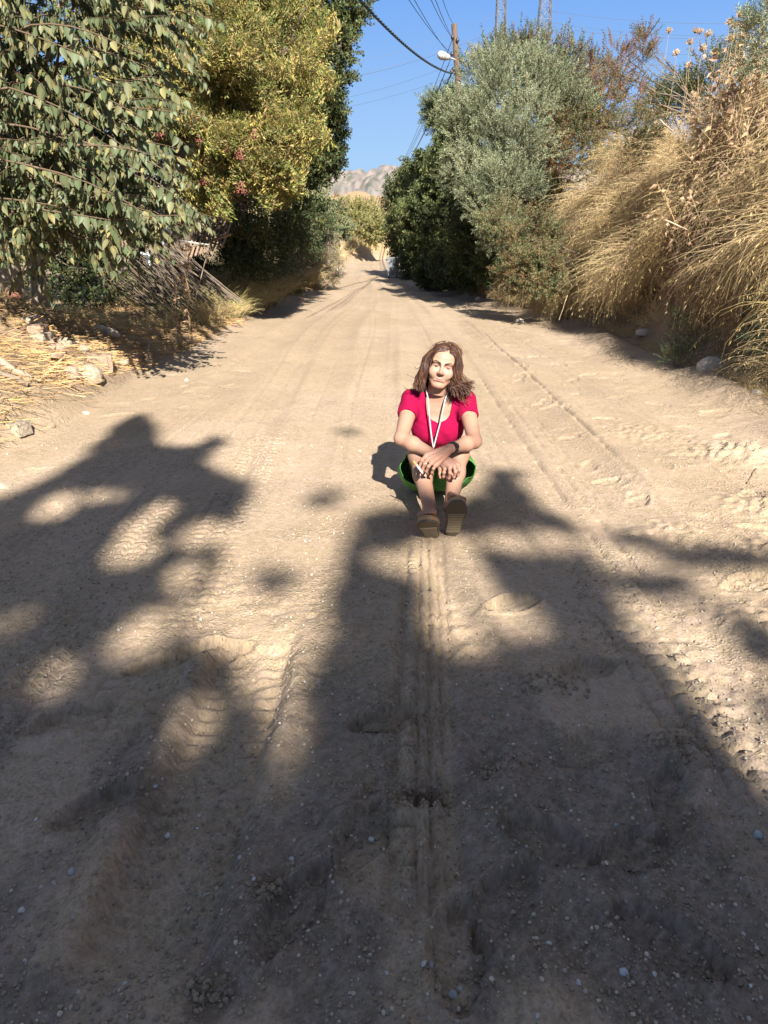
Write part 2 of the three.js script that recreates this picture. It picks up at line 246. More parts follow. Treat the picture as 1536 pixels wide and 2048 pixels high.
  for (let j = 0; j < N; j++) for (let i = 0; i < N; i++) {
    const q = (j * N + i) * 4, n1 = per(i, j, 640, 1), n2 = per(i, j, 300, 2), n3 = per(i, j, 110, 3), n4 = per(i, j, 36, 4), patch = sstep(0.35, 0.7, per(i, j, 9, 5) * 0.6 + n4 * 0.4), grain = Math.pow(n2, 5) * patch;
    const hgt = 0.3 + 0.1 * (n1 - 0.5) + 0.16 * (n2 - 0.5) + 0.16 * (n3 - 0.5) + 0.55 * grain + 0.18 * patch * (n1 - 0.5);
    const sp = hash2(i >> 1, j >> 1, 9), dot = sp > 0.9985 ? 1.35 : sp < 0.004 * patch ? 0.6 : 1, m = clamp((0.88 + 0.15 * (n1 - 0.5) + 0.18 * (n2 - 0.5) * (0.4 + patch) + 0.08 * (n3 - 0.5) - 0.12 * grain) * dot);
    bump[q] = bump[q + 1] = bump[q + 2] = clamp(hgt) * 255; bump[q + 3] = 255;
    cm[q] = m * 255; cm[q + 1] = clamp(m * (0.99 + 0.02 * n4)) * 255; cm[q + 2] = clamp(m * (0.97 + 0.06 * n3)) * 255; cm[q + 3] = 255;
  }
  const tex = (d, srgb) => { const t = new THREE.DataTexture(d, N, N, THREE.RGBAFormat); t.wrapS = t.wrapT = THREE.RepeatWrapping; t.magFilter = THREE.LinearFilter; t.minFilter = THREE.LinearMipmapLinearFilter; t.generateMipmaps = true; t.repeat.set(1 / 2.4, 1 / 2.4); t.rotation = 0.3; if (srgb) t.colorSpace = THREE.SRGBColorSpace; t.needsUpdate = true; return t; };
  const mat = new THREE.MeshStandardMaterial({ vertexColors: true, map: tex(cm, true), bumpMap: tex(bump), bumpScale: 0.009, roughness: 0.96 });
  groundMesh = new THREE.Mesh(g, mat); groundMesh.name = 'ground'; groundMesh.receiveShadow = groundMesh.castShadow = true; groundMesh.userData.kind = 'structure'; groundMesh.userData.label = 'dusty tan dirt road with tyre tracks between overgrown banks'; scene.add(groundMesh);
}
// where the line of sight through (px, py) meets the ground
function hit(px, py, d0 = 0.6, lift = 0) { for (let D = d0; D < 40; D += 0.04) { const p = at(px, py, D); if (p.y <= groundH(p.x, -D, false) + lift) return p; } return at(px, py, 12); }
const onGround = (x, D) => V(x, groundH(x, -D), -D);

// far hills and the rocky mountain ridge
function ridge(name, label, a0, a1, na, rows, height, colour, rough) {
  const b = new Buf();
  for (let j = 0; j <= rows.length - 1; j++) for (let i = 0; i <= na; i++) { const a = mix(a0, a1, i / na), r = rows[j], h = height(a, j / (rows.length - 1), r); b.v(Math.sin(a) * r, h, -Math.cos(a) * r, colour(a, h, r)); if (i && j) { const p = b.p.length / 3 - 1; b.t(p, p - na - 2, p - 1, p - na - 1, p - na - 2, p); } }
  const m = new THREE.Mesh(b.geo(true), std({ roughness: 1, side: THREE.DoubleSide })); m.name = name; m.userData.kind = 'structure'; m.userData.label = label; scene.add(m); m.castShadow = m.receiveShadow = true;
}
ridge('dry_hill', 'dry reddish brown hillside behind the bend of the road', -1.5, 1.3, 260, [90, 100, 110, 120, 130, 140, 150, 162, 175, 190, 210, 235, 260], (a, t, r) => (0.5 + 13.2 * sstep(0, 0.95, t)) * (1 + 0.10 * fbm(a * 9, 2, 3, 80)) + 2.2 * fbm(a * 30, r * 0.06, 4, 81) * sstep(0, 0.3, t), (a, h, r) => mix3([0.40, 0.24, 0.125], [0.27, 0.19, 0.10], sstep(-0.2, 0.3, fbm(a * 60, r * 0.1, 3, 82))));
{
  const rows = []; for (let k = 0; k <= 40; k++) rows.push(900 + k * 28);
  ridge('mountain_ridge', 'pale rocky mountain ridge on the horizon', -1.6, 1.6, 700, rows, (a, t, r) => { const base = 163 + 15 * fbm(a * 12 + 1.3, 0.4, 4, 90) + 9 * Math.sin(a * 31 + 0.9); return base * Math.pow(sstep(0, 1, t), 0.8) * (0.86 + 0.14 * t) + 22 * sstep(0.05, 0.4, t) * fbm(a * 55, r * 0.012, 5, 91) + 20 * sstep(0.02, 0.2, t) * Math.abs(fbm(a * 160, r * 0.03, 4, 92)); }, (a, h, r) => { const s = sstep(0.12, 0.2, fbm(a * 260, r * 0.09, 3, 93)), p = sstep(-0.15, 0.2, fbm(a * 40, r * 0.02, 3, 94)), k2 = 0.72 + 0.55 * hash2(Math.floor(a * 300), Math.floor(r * 0.05), 6); return mix3([k2, k2, k2], [0, 0, 0], 0).map((v, q) => v * mix3(mix3([0.17, 0.148, 0.135], [0.2, 0.163, 0.142], p), [0.075, 0.085, 0.06], s * 0.9)[q]); });
}
// ---------------------------------------------------------------- plant building blocks
const rep = (n, f) => Array.from({ length: n }, f);
const BARK = [0.16, 0.125, 0.095], TWIG = [0.17, 0.115, 0.07], STRAW = [0.52, 0.37, 0.17];
const perp = d => V().crossVectors(d, Math.abs(d.y) < 0.9 ? V(0, 1, 0) : V(1, 0, 0)).normalize();
const vary = (c, v = 0.2) => { const m = 1 + rr(-v, v); return [c[0] * m * rr(0.93, 1.07), c[1] * m, c[2] * m * rr(0.9, 1.1)]; };
// twig along +y with leaves around it
function leafyTwig(o) {
  const b = new Buf(), len = o.len, n = o.n, bend = V(rr(-1, 1), 0, rr(-1, 1)).multiplyScalar(o.bend ?? 0.15);
  const pos = t => V(bend.x * t * t * len, t * len, bend.z * t * t * len);
  b.tube([0, 0.35, 0.7, 1].map(pos), t => o.twigR * (1 - 0.75 * t), 3, TWIG, false);
  for (let k = 0; k < n; k++) {
    const t = mix(0.08, 1, (k + rnd() * 0.6) / n), a = k * 2.4 + rr(-0.5, 0.5), side = V(Math.cos(a), 0, Math.sin(a)), p = pos(t);
    const d = side.clone().multiplyScalar(Math.cos(o.rise)).add(V(0, Math.sin(o.rise) - (o.droop ?? 0), 0)).add(rdir().multiplyScalar(o.mess ?? 0.3)).normalize();
    if (o.pinnate) {                              // a leaf made of paired leaflets on a stalk
      const L = o.leafL * rr(0.8, 1.2), m = o.pinnate; b.ribbon([p, p.clone().addScaledVector(d, L * 0.5), p.clone().addScaledVector(d, L).add(V(0, -0.1 * L, 0))], 0.003, TWIG);
      const c0 = vary(o.cols[Math.floor(rnd() * o.cols.length)], 0.15), s = perp(d);
      for (let q = 0; q < m; q++) { const f = (q + 1) / (m + 0.5), sg = q === m - 1 ? 0 : q % 2 ? 1 : -1, e = d.clone().multiplyScalar(0.55 + (sg ? 0 : 1)).addScaledVector(s, sg).add(V(0, -0.35, 0)).add(rdir().multiplyScalar(0.25)).normalize(); b.leaf(p.clone().addScaledVector(d, L * f), e, perp(e).addScaledVector(rdir(), 0.4).normalize(), o.petL * rr(0.8, 1.2), o.petW, vary(c0, 0.12)); }
    } else {
      const nn = perp(d).applyAxisAngle(d, rr(-0.9, 0.9)); if (nn.y < 0) nn.negate();
      b.leaf(p.clone().addScaledVector(d, o.stalk ?? 0.004), d, nn, o.leafL * rr(0.75, 1.2), o.leafW * rr(0.8, 1.15), vary(o.cols[Math.floor(rnd() * o.cols.length)], 0.18), 0.2, o.curl ?? 0.12);
    }
  }
  return b.geo();
}
// leafy twigs filling the lobes of a crown in clumps
function fill(lobes, o) {
  const out = [];
  for (const L of lobes) {
    const r = L.r, sq = L.sq ?? [1, 0.85, 1], K = Math.round((o.clumps ?? 16) * (L.m ?? 1));
    for (let k = 0; k < K; k++) {
      const dir = rdir(); if (o.front && dir.z < -0.3 && rnd() < 0.6) dir.z *= -1;
      const rad = r * Math.pow(rnd(), 0.3) * rr(0.75, 1.05), c = V(dir.x * sq[0], dir.y * sq[1], dir.z * sq[2]).multiplyScalar(rad).add(L.c), rc = r * (o.clumpR ?? 0.36) * rr(0.65, 1.25), tint = 1 + rr(-0.22, 0.22), pick = rnd();
      for (let q = 0; q < o.per; q++) {
        const off = rdir().multiplyScalar(rc * Math.pow(rnd(), 0.45)), p = c.clone().add(off), outw = p.clone().sub(L.c).normalize().multiplyScalar(0.8).add(off.normalize().multiplyScalar(0.5)).add(V(0, o.up ?? 0.3, 0)).add(rdir().multiplyScalar(0.45));
        const cc = o.tints[Math.min(o.tints.length - 1, Math.floor((pick * 0.75 + rnd() * 0.25) * o.tints.length))];
        out.push({ p, q: qTo(outw), s: rr(0.75, 1.2) * (o.scale ?? 1), c: [cc[0] * tint, cc[1] * tint, cc[2] * tint], k: Math.floor(rnd() * 16) });
      }
    }
  }
  return out;
}
const wander = (a, b, n, w) => { const out = []; for (let k = 0; k <= n; k++) { const t = k / n, p = a.clone().lerp(b, t), e = Math.sin(t * Math.PI) * w; out.push(p.add(V(rr(-e, e), rr(-e, e) * 0.5, rr(-e, e)))); } return out; };
const barkMat = std({ roughness: 1, side: THREE.DoubleSide });
function barkTube(b, pts, r0, r1, sides = 10, c = BARK) { const ph = rr(0, 9); b.tube(pts, t => a => mix(r0, r1, Math.pow(t, 0.8)) * (1 + 0.12 * Math.sin(3 * a + ph + t * 5) + 0.06 * Math.sin(7 * a + t * 17)), sides, (t, a) => { const m = 0.75 + 0.45 * hash2(Math.floor(a * 4), Math.floor(t * 30), 7); return [c[0] * m, c[1] * m, c[2] * m]; }); return b; }
// a tree or shrub: group at its base, trunk and limbs reaching into the lobes, foliage of leafy twigs
function plant(name, label, category, base, lobes, o) {
  const g = thing(name, label, category, base, o.group), inv = base.clone().negate();
  lobes.forEach(l => { l.c = l.c.clone().add(inv); });
  const top = o.fork ? o.fork.clone().add(inv) : V(0, Math.max(0.3, lobes[0].c.y * 0.45), 0);
  if (o.trunkR) {
    const lean = [V(0, -0.15, 0), top.clone().multiplyScalar(0.35).add(V(rr(-0.06, 0.06), 0, rr(-0.06, 0.06))), top.clone().multiplyScalar(0.7), top];
    const cur = new THREE.CatmullRomCurve3(lean).getPoints(9);
    part('trunk', barkTube(new Buf(), cur, o.trunkR * 1.25, o.trunkR * 0.8, 12, o.bark ?? BARK).geo(true), barkMat, g);
    const lb = new Buf();
    for (const l of lobes) { const pts = wander(top, l.c, 5, 0.12); barkTube(lb, pts, o.trunkR * 0.55, o.trunkR * 0.18, 6, o.bark ?? BARK); for (let k = 0; k < 4; k++) { const e = l.c.clone().addScaledVector(rdir(), l.r * 0.8); barkTube(lb, wander(pts[3], e, 4, 0.07), o.trunkR * 0.17, o.trunkR * 0.05, 4, o.bark ?? BARK); } }
    part('limbs', lb.geo(true), barkMat, g);
  }
  copies('foliage', o.geos, o.mat, fill(lobes, o), g);
  return g;
}
const lobe = (px, py, D, r, sq, m) => ({ c: at(px, py, D), r, sq, m });
const shatter = (lobes, n, k = 0.5) => lobes.flatMap(l => rep(n, () => { const d = rdir(); return { c: l.c.clone().add(d.multiplyScalar(l.r * rr(0.45, 1.0))), r: l.r * k * rr(0.6, 1.3), sq: [1, 0.8, 1] }; }));
// kinds of leafy twig
seed = 501;
const G = {};
G.ash = rep(5, () => leafyTwig({ len: 0.24, n: 7, twigR: 0.004, pinnate: 7, leafL: 0.13, petL: 0.058, petW: 0.02, rise: 0.35, cols: [[0.30, 0.27, 0.075], [0.22, 0.23, 0.06], [0.34, 0.285, 0.10], [0.13, 0.17, 0.045]] }));
G.oak = rep(4, () => leafyTwig({ len: 0.2, n: 15, twigR: 0.004, leafL: 0.05, leafW: 0.027, rise: 0.5, cols: [[0.06, 0.09, 0.035], [0.085, 0.105, 0.04], [0.05, 0.075, 0.03]] }));
G.olive = rep(4, () => leafyTwig({ len: 0.32, n: 30, twigR: 0.004, leafL: 0.058, leafW: 0.013, rise: 0.85, cols: [[0.215, 0.24, 0.14], [0.29, 0.31, 0.195], [0.14, 0.17, 0.09]] }));
G.carob = rep(4, () => leafyTwig({ len: 0.26, n: 20, twigR: 0.005, leafL: 0.07, leafW: 0.036, rise: 0.5, cols: [[0.085, 0.11, 0.04], [0.11, 0.13, 0.048], [0.06, 0.085, 0.03]] }));
G.tere = rep(4, () => leafyTwig({ len: 0.26, n: 20, twigR: 0.004, leafL: 0.045, leafW: 0.02, rise: 0.55, cols: [[0.115, 0.135, 0.055], [0.15, 0.15, 0.065], [0.17, 0.105, 0.06], [0.14, 0.145, 0.06]] }));
G.rust = rep(3, () => leafyTwig({ len: 0.3, n: 22, twigR: 0.004, leafL: 0.04, leafW: 0.018, rise: 0.8, cols: [[0.19, 0.095, 0.065], [0.16, 0.12, 0.065], [0.13, 0.135, 0.06]] }));
G.far = rep(3, () => leafyTwig({ len: 0.6, n: 26, twigR: 0.012, leafL: 0.13, leafW: 0.07, rise: 0.6, cols: [[1, 1, 1], [0.8, 0.8, 0.8], [1.15, 1.15, 1.1]] }));
G.herb = rep(3, () => leafyTwig({ len: 0.3, n: 24, twigR: 0.004, leafL: 0.03, leafW: 0.013, rise: 0.6, cols: [[0.11, 0.155, 0.075], [0.15, 0.19, 0.09], [0.09, 0.13, 0.06]] }));
G.dead = rep(5, () => {                           // dead stalk with shrivelled leaves
  const b = new Buf(), H = rr(0.5, 0.8), lean = V(rr(-0.25, 0.25), 0, rr(-0.25, 0.25)), pos = t => V(lean.x * t * t * H, t * H, lean.z * t * t * H), c = vary([0.42, 0.30, 0.18], 0.15);
  b.tube([0, 0.33, 0.66, 1].map(pos), t => 0.006 * (1 - 0.7 * t), 3, c, false);
  for (let k = 0; k < 15; k++) { const d = rdir(); d.y -= 0.4; d.normalize(); b.leaf(pos(rr(0.1, 1)), d, perp(d), rr(0.025, 0.075), rr(0.012, 0.028), vary([0.42, 0.29, 0.175], 0.3), 0.5, rr(-0.3, 0.4)); }
  for (let k = 0; k < 4; k++) { const p = pos(rr(0.3, 0.9)), d = rdir(); d.y = Math.abs(d.y) + 0.5; d.normalize().multiplyScalar(rr(0.12, 0.28)); b.ribbon([p, p.clone().addScaledVector(d, 0.5), p.clone().add(d)], 0.005, c); }
  return b.geo();
});
// a tuft of long dry grass that rises and bows over towards +x
function bowTuft(n, L, w, over, spread, cols, seedHead) {
  const b = new Buf();
  for (let k = 0; k < n; k++) {
    const len = L * rr(0.55, 1.1), a = gauss() * spread, dir = V(Math.cos(a), 0, Math.sin(a)), p = V(rr(-0.06, 0.06), 0, rr(-0.06, 0.06)), pts = [p.clone()], c = vary(cols[Math.floor(rnd() * cols.length)], 0.18), ov = over * rr(0.6, 1.25);
    let el = rr(0.9, 1.45);
    for (let s = 1; s <= 6; s++) { el -= ov * (0.15 + 0.34 * s / 6); p.addScaledVector(dir, Math.cos(Math.max(el, -1.5)) * len / 6).add(V(0, Math.sin(Math.max(el, -1.5)) * len / 6, 0)); pts.push(p.clone()); }
    b.ribbon(pts, w * rr(0.7, 1.3), c, vary(cols[Math.floor(rnd() * cols.length)], 0.1));
    if (seedHead) for (let q = 0; q < seedHead; q++) { const t = pts[4].clone().lerp(pts[6], rnd()), d = V(dir.x * 0.5, -0.9, dir.z * 0.5).add(rdir().multiplyScalar(0.6)).normalize(); b.leaf(t, d, perp(d), rr(0.025, 0.05), 0.006, vary([0.62, 0.45, 0.22], 0.15)); }
  }
  return b.geo();
}
const GOLD = [[0.54, 0.41, 0.215], [0.62, 0.49, 0.28], [0.46, 0.34, 0.175], [0.44, 0.345, 0.2]];
G.bow = rep(5, () => bowTuft(30, 1.05, 0.0055, 0.95, 0.75, GOLD, 1));
G.tuft = rep(4, () => bowTuft(22, 0.5, 0.006, 0.55, 3, GOLD, 1));
G.tuftGreen = rep(3, () => bowTuft(22, 0.5, 0.006, 0.5, 3, [[0.34, 0.30, 0.12], [0.45, 0.36, 0.15], [0.22, 0.22, 0.09]], 0));
G.fine = rep(4, () => bowTuft(34, 0.9, 0.005, 0.8, 0.9, [[0.46, 0.33, 0.15], [0.40, 0.28, 0.13], [0.52, 0.38, 0.18]], 1));
const mLeaf = leafMat(0.3, 0.62), mOlive = leafMat(0.15, 0.6), mDark = leafMat(0.2, 0.5), mDry = leafMat(0.25, 0.9), mAsh = leafMat(0.35, 0.7);
// ---------------------------------------------------------------- left side
seed = 900;
// heart-shaped hanging leaf: length 1 along -y, face to +z
function heartLeaf(c1, c2, curl) {
  const b = new Buf(), rows = [[0, 0], [0.06, 0.3], [0.2, 0.42], [0.42, 0.4], [0.66, 0.24], [0.84, 0.1], [1, 0]], L = [], R = [], M = [];
  for (const [t, w] of rows) { const z = curl * (t * t) - 0.02, c = mix3(c1, c2, sstep(0.55, 1, t) * 0.6 + (w > 0.38 ? 0.12 : 0)); M.push(b.v(0, -t, z, mix3(c, [c[0] * 1.25, c[1] * 1.2, c[2] * 1.1], 0.5))); L.push(b.v(-w, -t + (t < 0.1 ? 0.07 : 0), z + 0.10 * w * 2, c)); R.push(b.v(w, -t + (t < 0.1 ? 0.07 : 0), z + 0.14 * w * 2, c)); }
  for (let k = 0; k < rows.length - 1; k++) b.t(M[k], L[k], L[k + 1], M[k], L[k + 1], M[k + 1], M[k], M[k + 1], R[k + 1], M[k], R[k + 1], R[k]);
  return b.geo(true);
}
const hearts = [[[0.105, 0.13, 0.07], [0.12, 0.14, 0.075]], [[0.115, 0.14, 0.075], [0.15, 0.15, 0.075]], [[0.08, 0.108, 0.05], [0.10, 0.12, 0.058]], [[0.14, 0.148, 0.078], [0.27, 0.20, 0.085]], [[0.19, 0.18, 0.075], [0.30, 0.19, 0.10]], [[0.105, 0.14, 0.058], [0.16, 0.17, 0.06]]].map(([a, b], i) => heartLeaf(a, b, [0.12, -0.1, 0.2, 0.05, 0.25, -0.16][i]));
const mHeart = leafMat(0.22, 0.5);
function heartSpots(len, n, droop) {              // places of leaves hanging along an arching twig that runs along +x
  const lift = rr(-0.25, 0.2); const tw = t => V(t * len, 0.05 * len * Math.sin(t * 2.2 + droop * 9) + lift * t * len - droop * t * t * len, 0.07 * len * Math.sin(t * 5 + droop * 20)), out = [];
  for (let k = 0; k < n; k++) { const t = (k + 0.6 + rr(-0.3, 0.3)) / n; out.push({ p: tw(t).add(V(0, -0.012, 0)), yaw: rr(-1.3, 1.3) + (k % 2 ? 0.5 : -0.5), tilt: rr(-0.3, 0.6), roll: rr(-0.5, 0.5), s: rr(0.055, 0.115) * (t > 0.9 ? 0.6 : 1), k: Math.floor(rnd() * 4.6) }); }
  return { tw, out };
}
function spray() {
  const b = new Buf(), { tw, out } = heartSpots(0.55, 19, rr(0.2, 0.6)), gs = [];
  b.tube([0, 0.25, 0.5, 0.75, 1].map(tw), t => 0.006 * (1 - 0.7 * t), 4, [0.12, 0.08, 0.05], false);
  gs.push(b.geo(true));
  for (const o of out) { const g = hearts[o.k].clone(), e = new THREE.Matrix4().compose(o.p, new THREE.Quaternion().setFromEuler(new THREE.Euler(-o.tilt, o.yaw, o.roll, 'YXZ')), V(o.s * 0.62, o.s * 0.95, o.s)); g.applyMatrix4(e); gs.push(g); }
  return mergeGeometries(gs);
}
const sprays = rep(6, spray);
{
  const base = onGround(-4.35, 8.3), g = thing('broadleaf_tree', 'broad-leaved tree with drooping heart-shaped leaves at the left edge', 'tree', base);
  const lobes = [];
  for (const [px, py, D, r] of [[-60, -160, 7.4, 1.0], [90, -150, 7.2, 1.0], [200, -120, 7.4, 0.7], [20, -20, 7.0, 0.85], [150, 10, 7.2, 0.8], [215, 60, 7.6, 0.6], [-40, 110, 6.8, 0.75], [80, 110, 6.9, 0.7], [175, 150, 7.2, 0.6], [20, 210, 6.6, 0.6], [140, 230, 6.7, 0.6], [210, 240, 7.0, 0.45], [-40, 330, 6.5, 0.6], [60, 320, 6.4, 0.6], [160, 330, 6.5, 0.55], [225, 330, 6.8, 0.4], [40, 420, 6.6, 0.5], [140, 410, 6.5, 0.5], [200, 410, 6.6, 0.38], [250, 430, 6.9, 0.28], [70, 480, 7.2, 0.35], [-120, 200, 7.5, 1.2], [-140, 420, 7.4, 0.8]]) lobes.push({ c: at(px, py, D).sub(base), r });
  const fork = V(0.0, 1.3, 0.1);
  part('trunk', barkTube(new Buf(), new THREE.CatmullRomCurve3([V(0, -0.2, 0), V(0.05, 0.4, 0.02), V(-0.03, 0.9, 0.05), fork]).getPoints(10), 0.14, 0.1, 14, [0.27, 0.225, 0.17]).geo(true), barkMat, g);
  part('trunk', barkTube(new Buf(), new THREE.CatmullRomCurve3([V(0.33, -0.2, -0.05), V(0.38, 0.5, 0.0), V(0.5, 1.2, 0.05), V(0.5, 2.2, 0.1)]).getPoints(10), 0.09, 0.05, 12, [0.25, 0.2, 0.15]).geo(true), barkMat, g);
  const lb = new Buf(); lobes.forEach(l => barkTube(lb, wander(fork, l.c, 5, 0.15), 0.05, 0.012, 6, [0.2, 0.16, 0.12])); part('limbs', lb.geo(true), barkMat, g);
  const list = [];
  for (const l of lobes) for (let k = 0; k < Math.round(50 * l.r * l.r) + 11; k++) {
    const d = rdir(); if (d.z < -0.2 && rnd() < 0.5) d.z *= -1;
    const p = l.c.clone().add(V(d.x, d.y * 0.8, d.z).multiplyScalar(l.r * Math.pow(rnd(), 0.3)));
    const dz = 0; const yaw = Math.atan2(-(d.z * 0.8 + 0.35), d.x + 0.35) + gauss() * 0.7, tn = rr(0.75, 1.12);
    list.push({ p, q: new THREE.Quaternion().setFromEuler(new THREE.Euler(rr(-0.2, 0.2), yaw, rr(-0.25, 0.45), 'YZX')), s: rr(0.8, 1.15), c: [tn, tn * rr(0.96, 1.04), tn * 0.95], k: Math.floor(rnd() * 12) });
  }
  copies('foliage', sprays, mHeart, list, g);
  // the leaves that show largest, one by one, on the outermost twigs
  let count = 0;
  for (const [px, py, D, yaw, L, n] of [[135, 275, 5.95, 0.12, 1.0, 20], [165, 300, 5.9, -0.1, 0.6, 15], [85, 335, 5.85, 0.0, 0.8, 17], [20, 175, 5.95, 0.25, 0.8, 16], [60, 55, 6.1, 0.1, 0.8, 16], [150, 100, 6.2, 0.1, 0.6, 13], [205, 225, 6.4, 0.25, 0.55, 14], [215, 295, 6.3, 0.2, 0.65, 17], [235, 400, 6.3, 0.4, 0.5, 13], [190, 400, 6.2, -0.05, 0.5, 13], [185, 445, 6.1, -0.05, 0.75, 17], [10, 330, 5.9, 0.0, 0.7, 15], [-20, 395, 6.0, 0.0, 0.75, 16], [70, 415, 6.0, 0.1, 0.75, 16], [130, 375, 6.0, -0.1, 0.7, 14], [-10, 60, 6.0, 0.2, 0.7, 14], [250, 425, 6.6, 0.2, 0.42, 10], [35, 250, 6.0, 0.1, 0.6, 13], [130, 170, 6.2, 0.3, 0.6, 12], [160, 480, 6.2, 0.0, 0.7, 12]]) {
    const { tw, out } = heartSpots(L, n, rr(-0.05, 0.4)), o = at(px, py, D).sub(base), q = new THREE.Quaternion().setFromEuler(new THREE.Euler(0, yaw, 0)), b = new Buf();
    b.tube([0, 0.2, 0.4, 0.6, 0.8, 1].map(t => tw(t).applyQuaternion(q).add(o)), t => 0.008 * (1 - 0.7 * t), 5, [0.11, 0.075, 0.045], false);
    const root = tw(0).applyQuaternion(q).add(o); b.tube([root, root.clone().add(V(-0.25, 0.05, -0.35)), root.clone().add(V(-0.55, -0.05, -0.9))], [0.008, 0.011, 0.016], 5, [0.2, 0.14, 0.09], false);
    part('twig', b.geo(true), barkMat, g);
    for (const s of out) { if (count++ >= 296) break; const m = part('leaf', hearts[s.k], mHeart, g); m.position.copy(s.p.applyQuaternion(q).add(o)); m.rotation.set(-s.tilt, yaw + s.yaw, s.roll, 'YXZ'); m.scale.set(s.s * rr(0.55, 0.75), s.s * rr(0.85, 1.1), s.s); }
  }
}
// yellowing tree with red berry clusters
seed = 1300;
{
  const base = onGround(-3.9, 13.2), fork = at(372, 300, 13.0);
  const L = [[300, -90, 12, 1.1], [440, -120, 12, 1.2], [560, -100, 12.6, 1.0], [330, 30, 11.6, 0.8], [430, 20, 11.2, 0.8], [530, 30, 11.6, 0.8], [590, 70, 12.4, 0.55], [350, 110, 11.2, 0.65], [450, 110, 10.9, 0.65], [540, 120, 11.2, 0.62], [600, 160, 11.8, 0.45], [350, 180, 11.6, 0.55], [470, 200, 10.8, 0.62], [560, 210, 11.2, 0.5], [620, 215, 11.8, 0.3], [440, 260, 11.0, 0.45], [520, 270, 10.9, 0.5], [595, 265, 11.4, 0.34], [470, 310, 10.9, 0.4], [545, 320, 11.0, 0.36], [500, 360, 11.0, 0.36], [430, 345, 11.3, 0.28], [550, 370, 11.2, 0.26], [260, 60, 12, 0.8], [280, 190, 12.4, 0.6], [420, 390, 11.8, 0.2]].map(a => lobe(...a));
  const g = plant('berry_tree', 'tree with yellowing leaves and red berry clusters on the left roadside', 'tree', base, shatter(L, 4, 0.55), { trunkR: 0.3, fork, geos: G.ash, mat: mAsh, clumps: 5, per: 11, clumpR: 0.27, up: -0.15, front: true, scale: 0.95, tints: [[1.15, 1.15, 1.2], [1.3, 1.2, 1.4], [0.95, 1.02, 1], [1.2, 1.08, 1.2], [0.8, 0.9, 0.85]], bark: [0.13, 0.1, 0.075] });
  const bm = std({ roughness: 0.6 });
  const berry = () => { const b = new Buf(); for (let k = 0; k < 26; k++) { const d = rdir(), p = d.clone().multiplyScalar(0.085 * Math.pow(rnd(), 0.5)); const s = rr(0.007, 0.012), c = vary([0.24, 0.06, 0.05], 0.3), o = [V(s, 0, 0), V(-s, 0, 0), V(0, s, 0), V(0, -s, 0), V(0, 0, s), V(0, 0, -s)].map(e => b.v(p.x + e.x, p.y + e.y, p.z + e.z, c)); b.t(o[0], o[2], o[4], o[2], o[1], o[4], o[1], o[3], o[4], o[3], o[0], o[4], o[2], o[0], o[5], o[1], o[2], o[5], o[3], o[1], o[5], o[0], o[3], o[5]); } for (let k = 0; k < 6; k++) b.ribbon([V(0, 0.1, 0), rdir().multiplyScalar(0.08)], 0.004, [0.3, 0.12, 0.08]); return b.geo(true); };
  const bg = rep(3, berry);
  [[357, 28, 10.8], [427, 82, 10.2], [413, 182, 10.6], [399, 282, 10.5], [480, 313, 10.4], [510, 272, 10.3], [595, 243, 10.9], [482, 380, 10.5], [407, 240, 10.6], [320, 270, 10.9], [410, 365, 11], [350, 45, 10.9], [578, 280, 10.9], [452, 300, 10.5]].forEach(([x, y, D], i) => { const m = part('berry_cluster', bg[i % 3], bm, g); m.position.copy(at(x, y, D).sub(base)); m.scale.setScalar(rr(0.8, 1.3)); });
}
// dark evergreen oak behind it
seed = 1500;
plant('evergreen_oak', 'tall dark evergreen oak rising above the road behind the yellowing tree', 'tree', onGround(-3.4, 17.4), shatter([[530, -140, 16.5, 1.3], [610, -100, 16.5, 0.9], [590, 20, 16, 0.9], [650, 20, 16.2, 0.55], [668, 70, 16.2, 0.42], [630, 110, 15.6, 0.65], [600, 180, 15.4, 0.7], [645, 185, 15.8, 0.45], [635, 245, 15.6, 0.42], [590, 270, 15.4, 0.7], [640, 290, 15.8, 0.35], [560, 330, 15.4, 0.6], [610, 320, 15.6, 0.45], [480, 300, 15.5, 1.0], [420, 200, 15.8, 1.3], [640, 330, 16, 0.25]].map(a => lobe(...a)), 4, 0.55), { trunkR: 0.24, geos: G.oak, mat: mDark, clumps: 8, per: 13, up: 0.2, scale: 1.35, tints: [[1, 1, 1], [1.2, 1.15, 1.05], [0.85, 0.85, 0.85], [1.5, 1.2, 0.9]] });
// shaded evergreen undergrowth that closes the view under the trees
seed = 1600;
[['dense dark evergreen shrub under the yellowing tree', [[470, 440, 14, 0.6], [560, 430, 15, 0.7], [540, 490, 14.8, 0.5], [610, 450, 16, 0.6], [480, 500, 14, 0.4]], G.oak, 1.3, [-2.9, 15.2]], ['dark evergreen shrub behind the leaning canes', [[300, 420, 14.5, 0.9], [380, 330, 15.5, 0.9], [330, 520, 14.5, 0.7], [220, 480, 14, 0.9]], G.oak, 1.5, [-5, 14.8]], ['dark evergreen shrub behind the broad-leaved tree', [[60, 430, 12.5, 0.9], [120, 520, 12, 0.8], [200, 380, 12.6, 0.9], [-40, 300, 12.5, 1.3], [120, 250, 13, 1.3], [-60, 500, 12, 0.9], [40, 80, 13, 1.7], [230, 120, 14, 1.5]], G.oak, 1.6, [-6, 12.6]]].forEach(([label, L, geos, sc, [x, D]]) => plant('evergreen_shrub', label, 'shrub', onGround(x, D), L.map(a => lobe(...a)), { trunkR: 0.07, geos, mat: mDark, clumps: 18, per: 15, up: 0.2, scale: sc, tints: [[0.9, 0.9, 0.9], [0.7, 0.75, 0.75], [1.2, 1.1, 0.9]], group: 'undergrowth on the left' }));
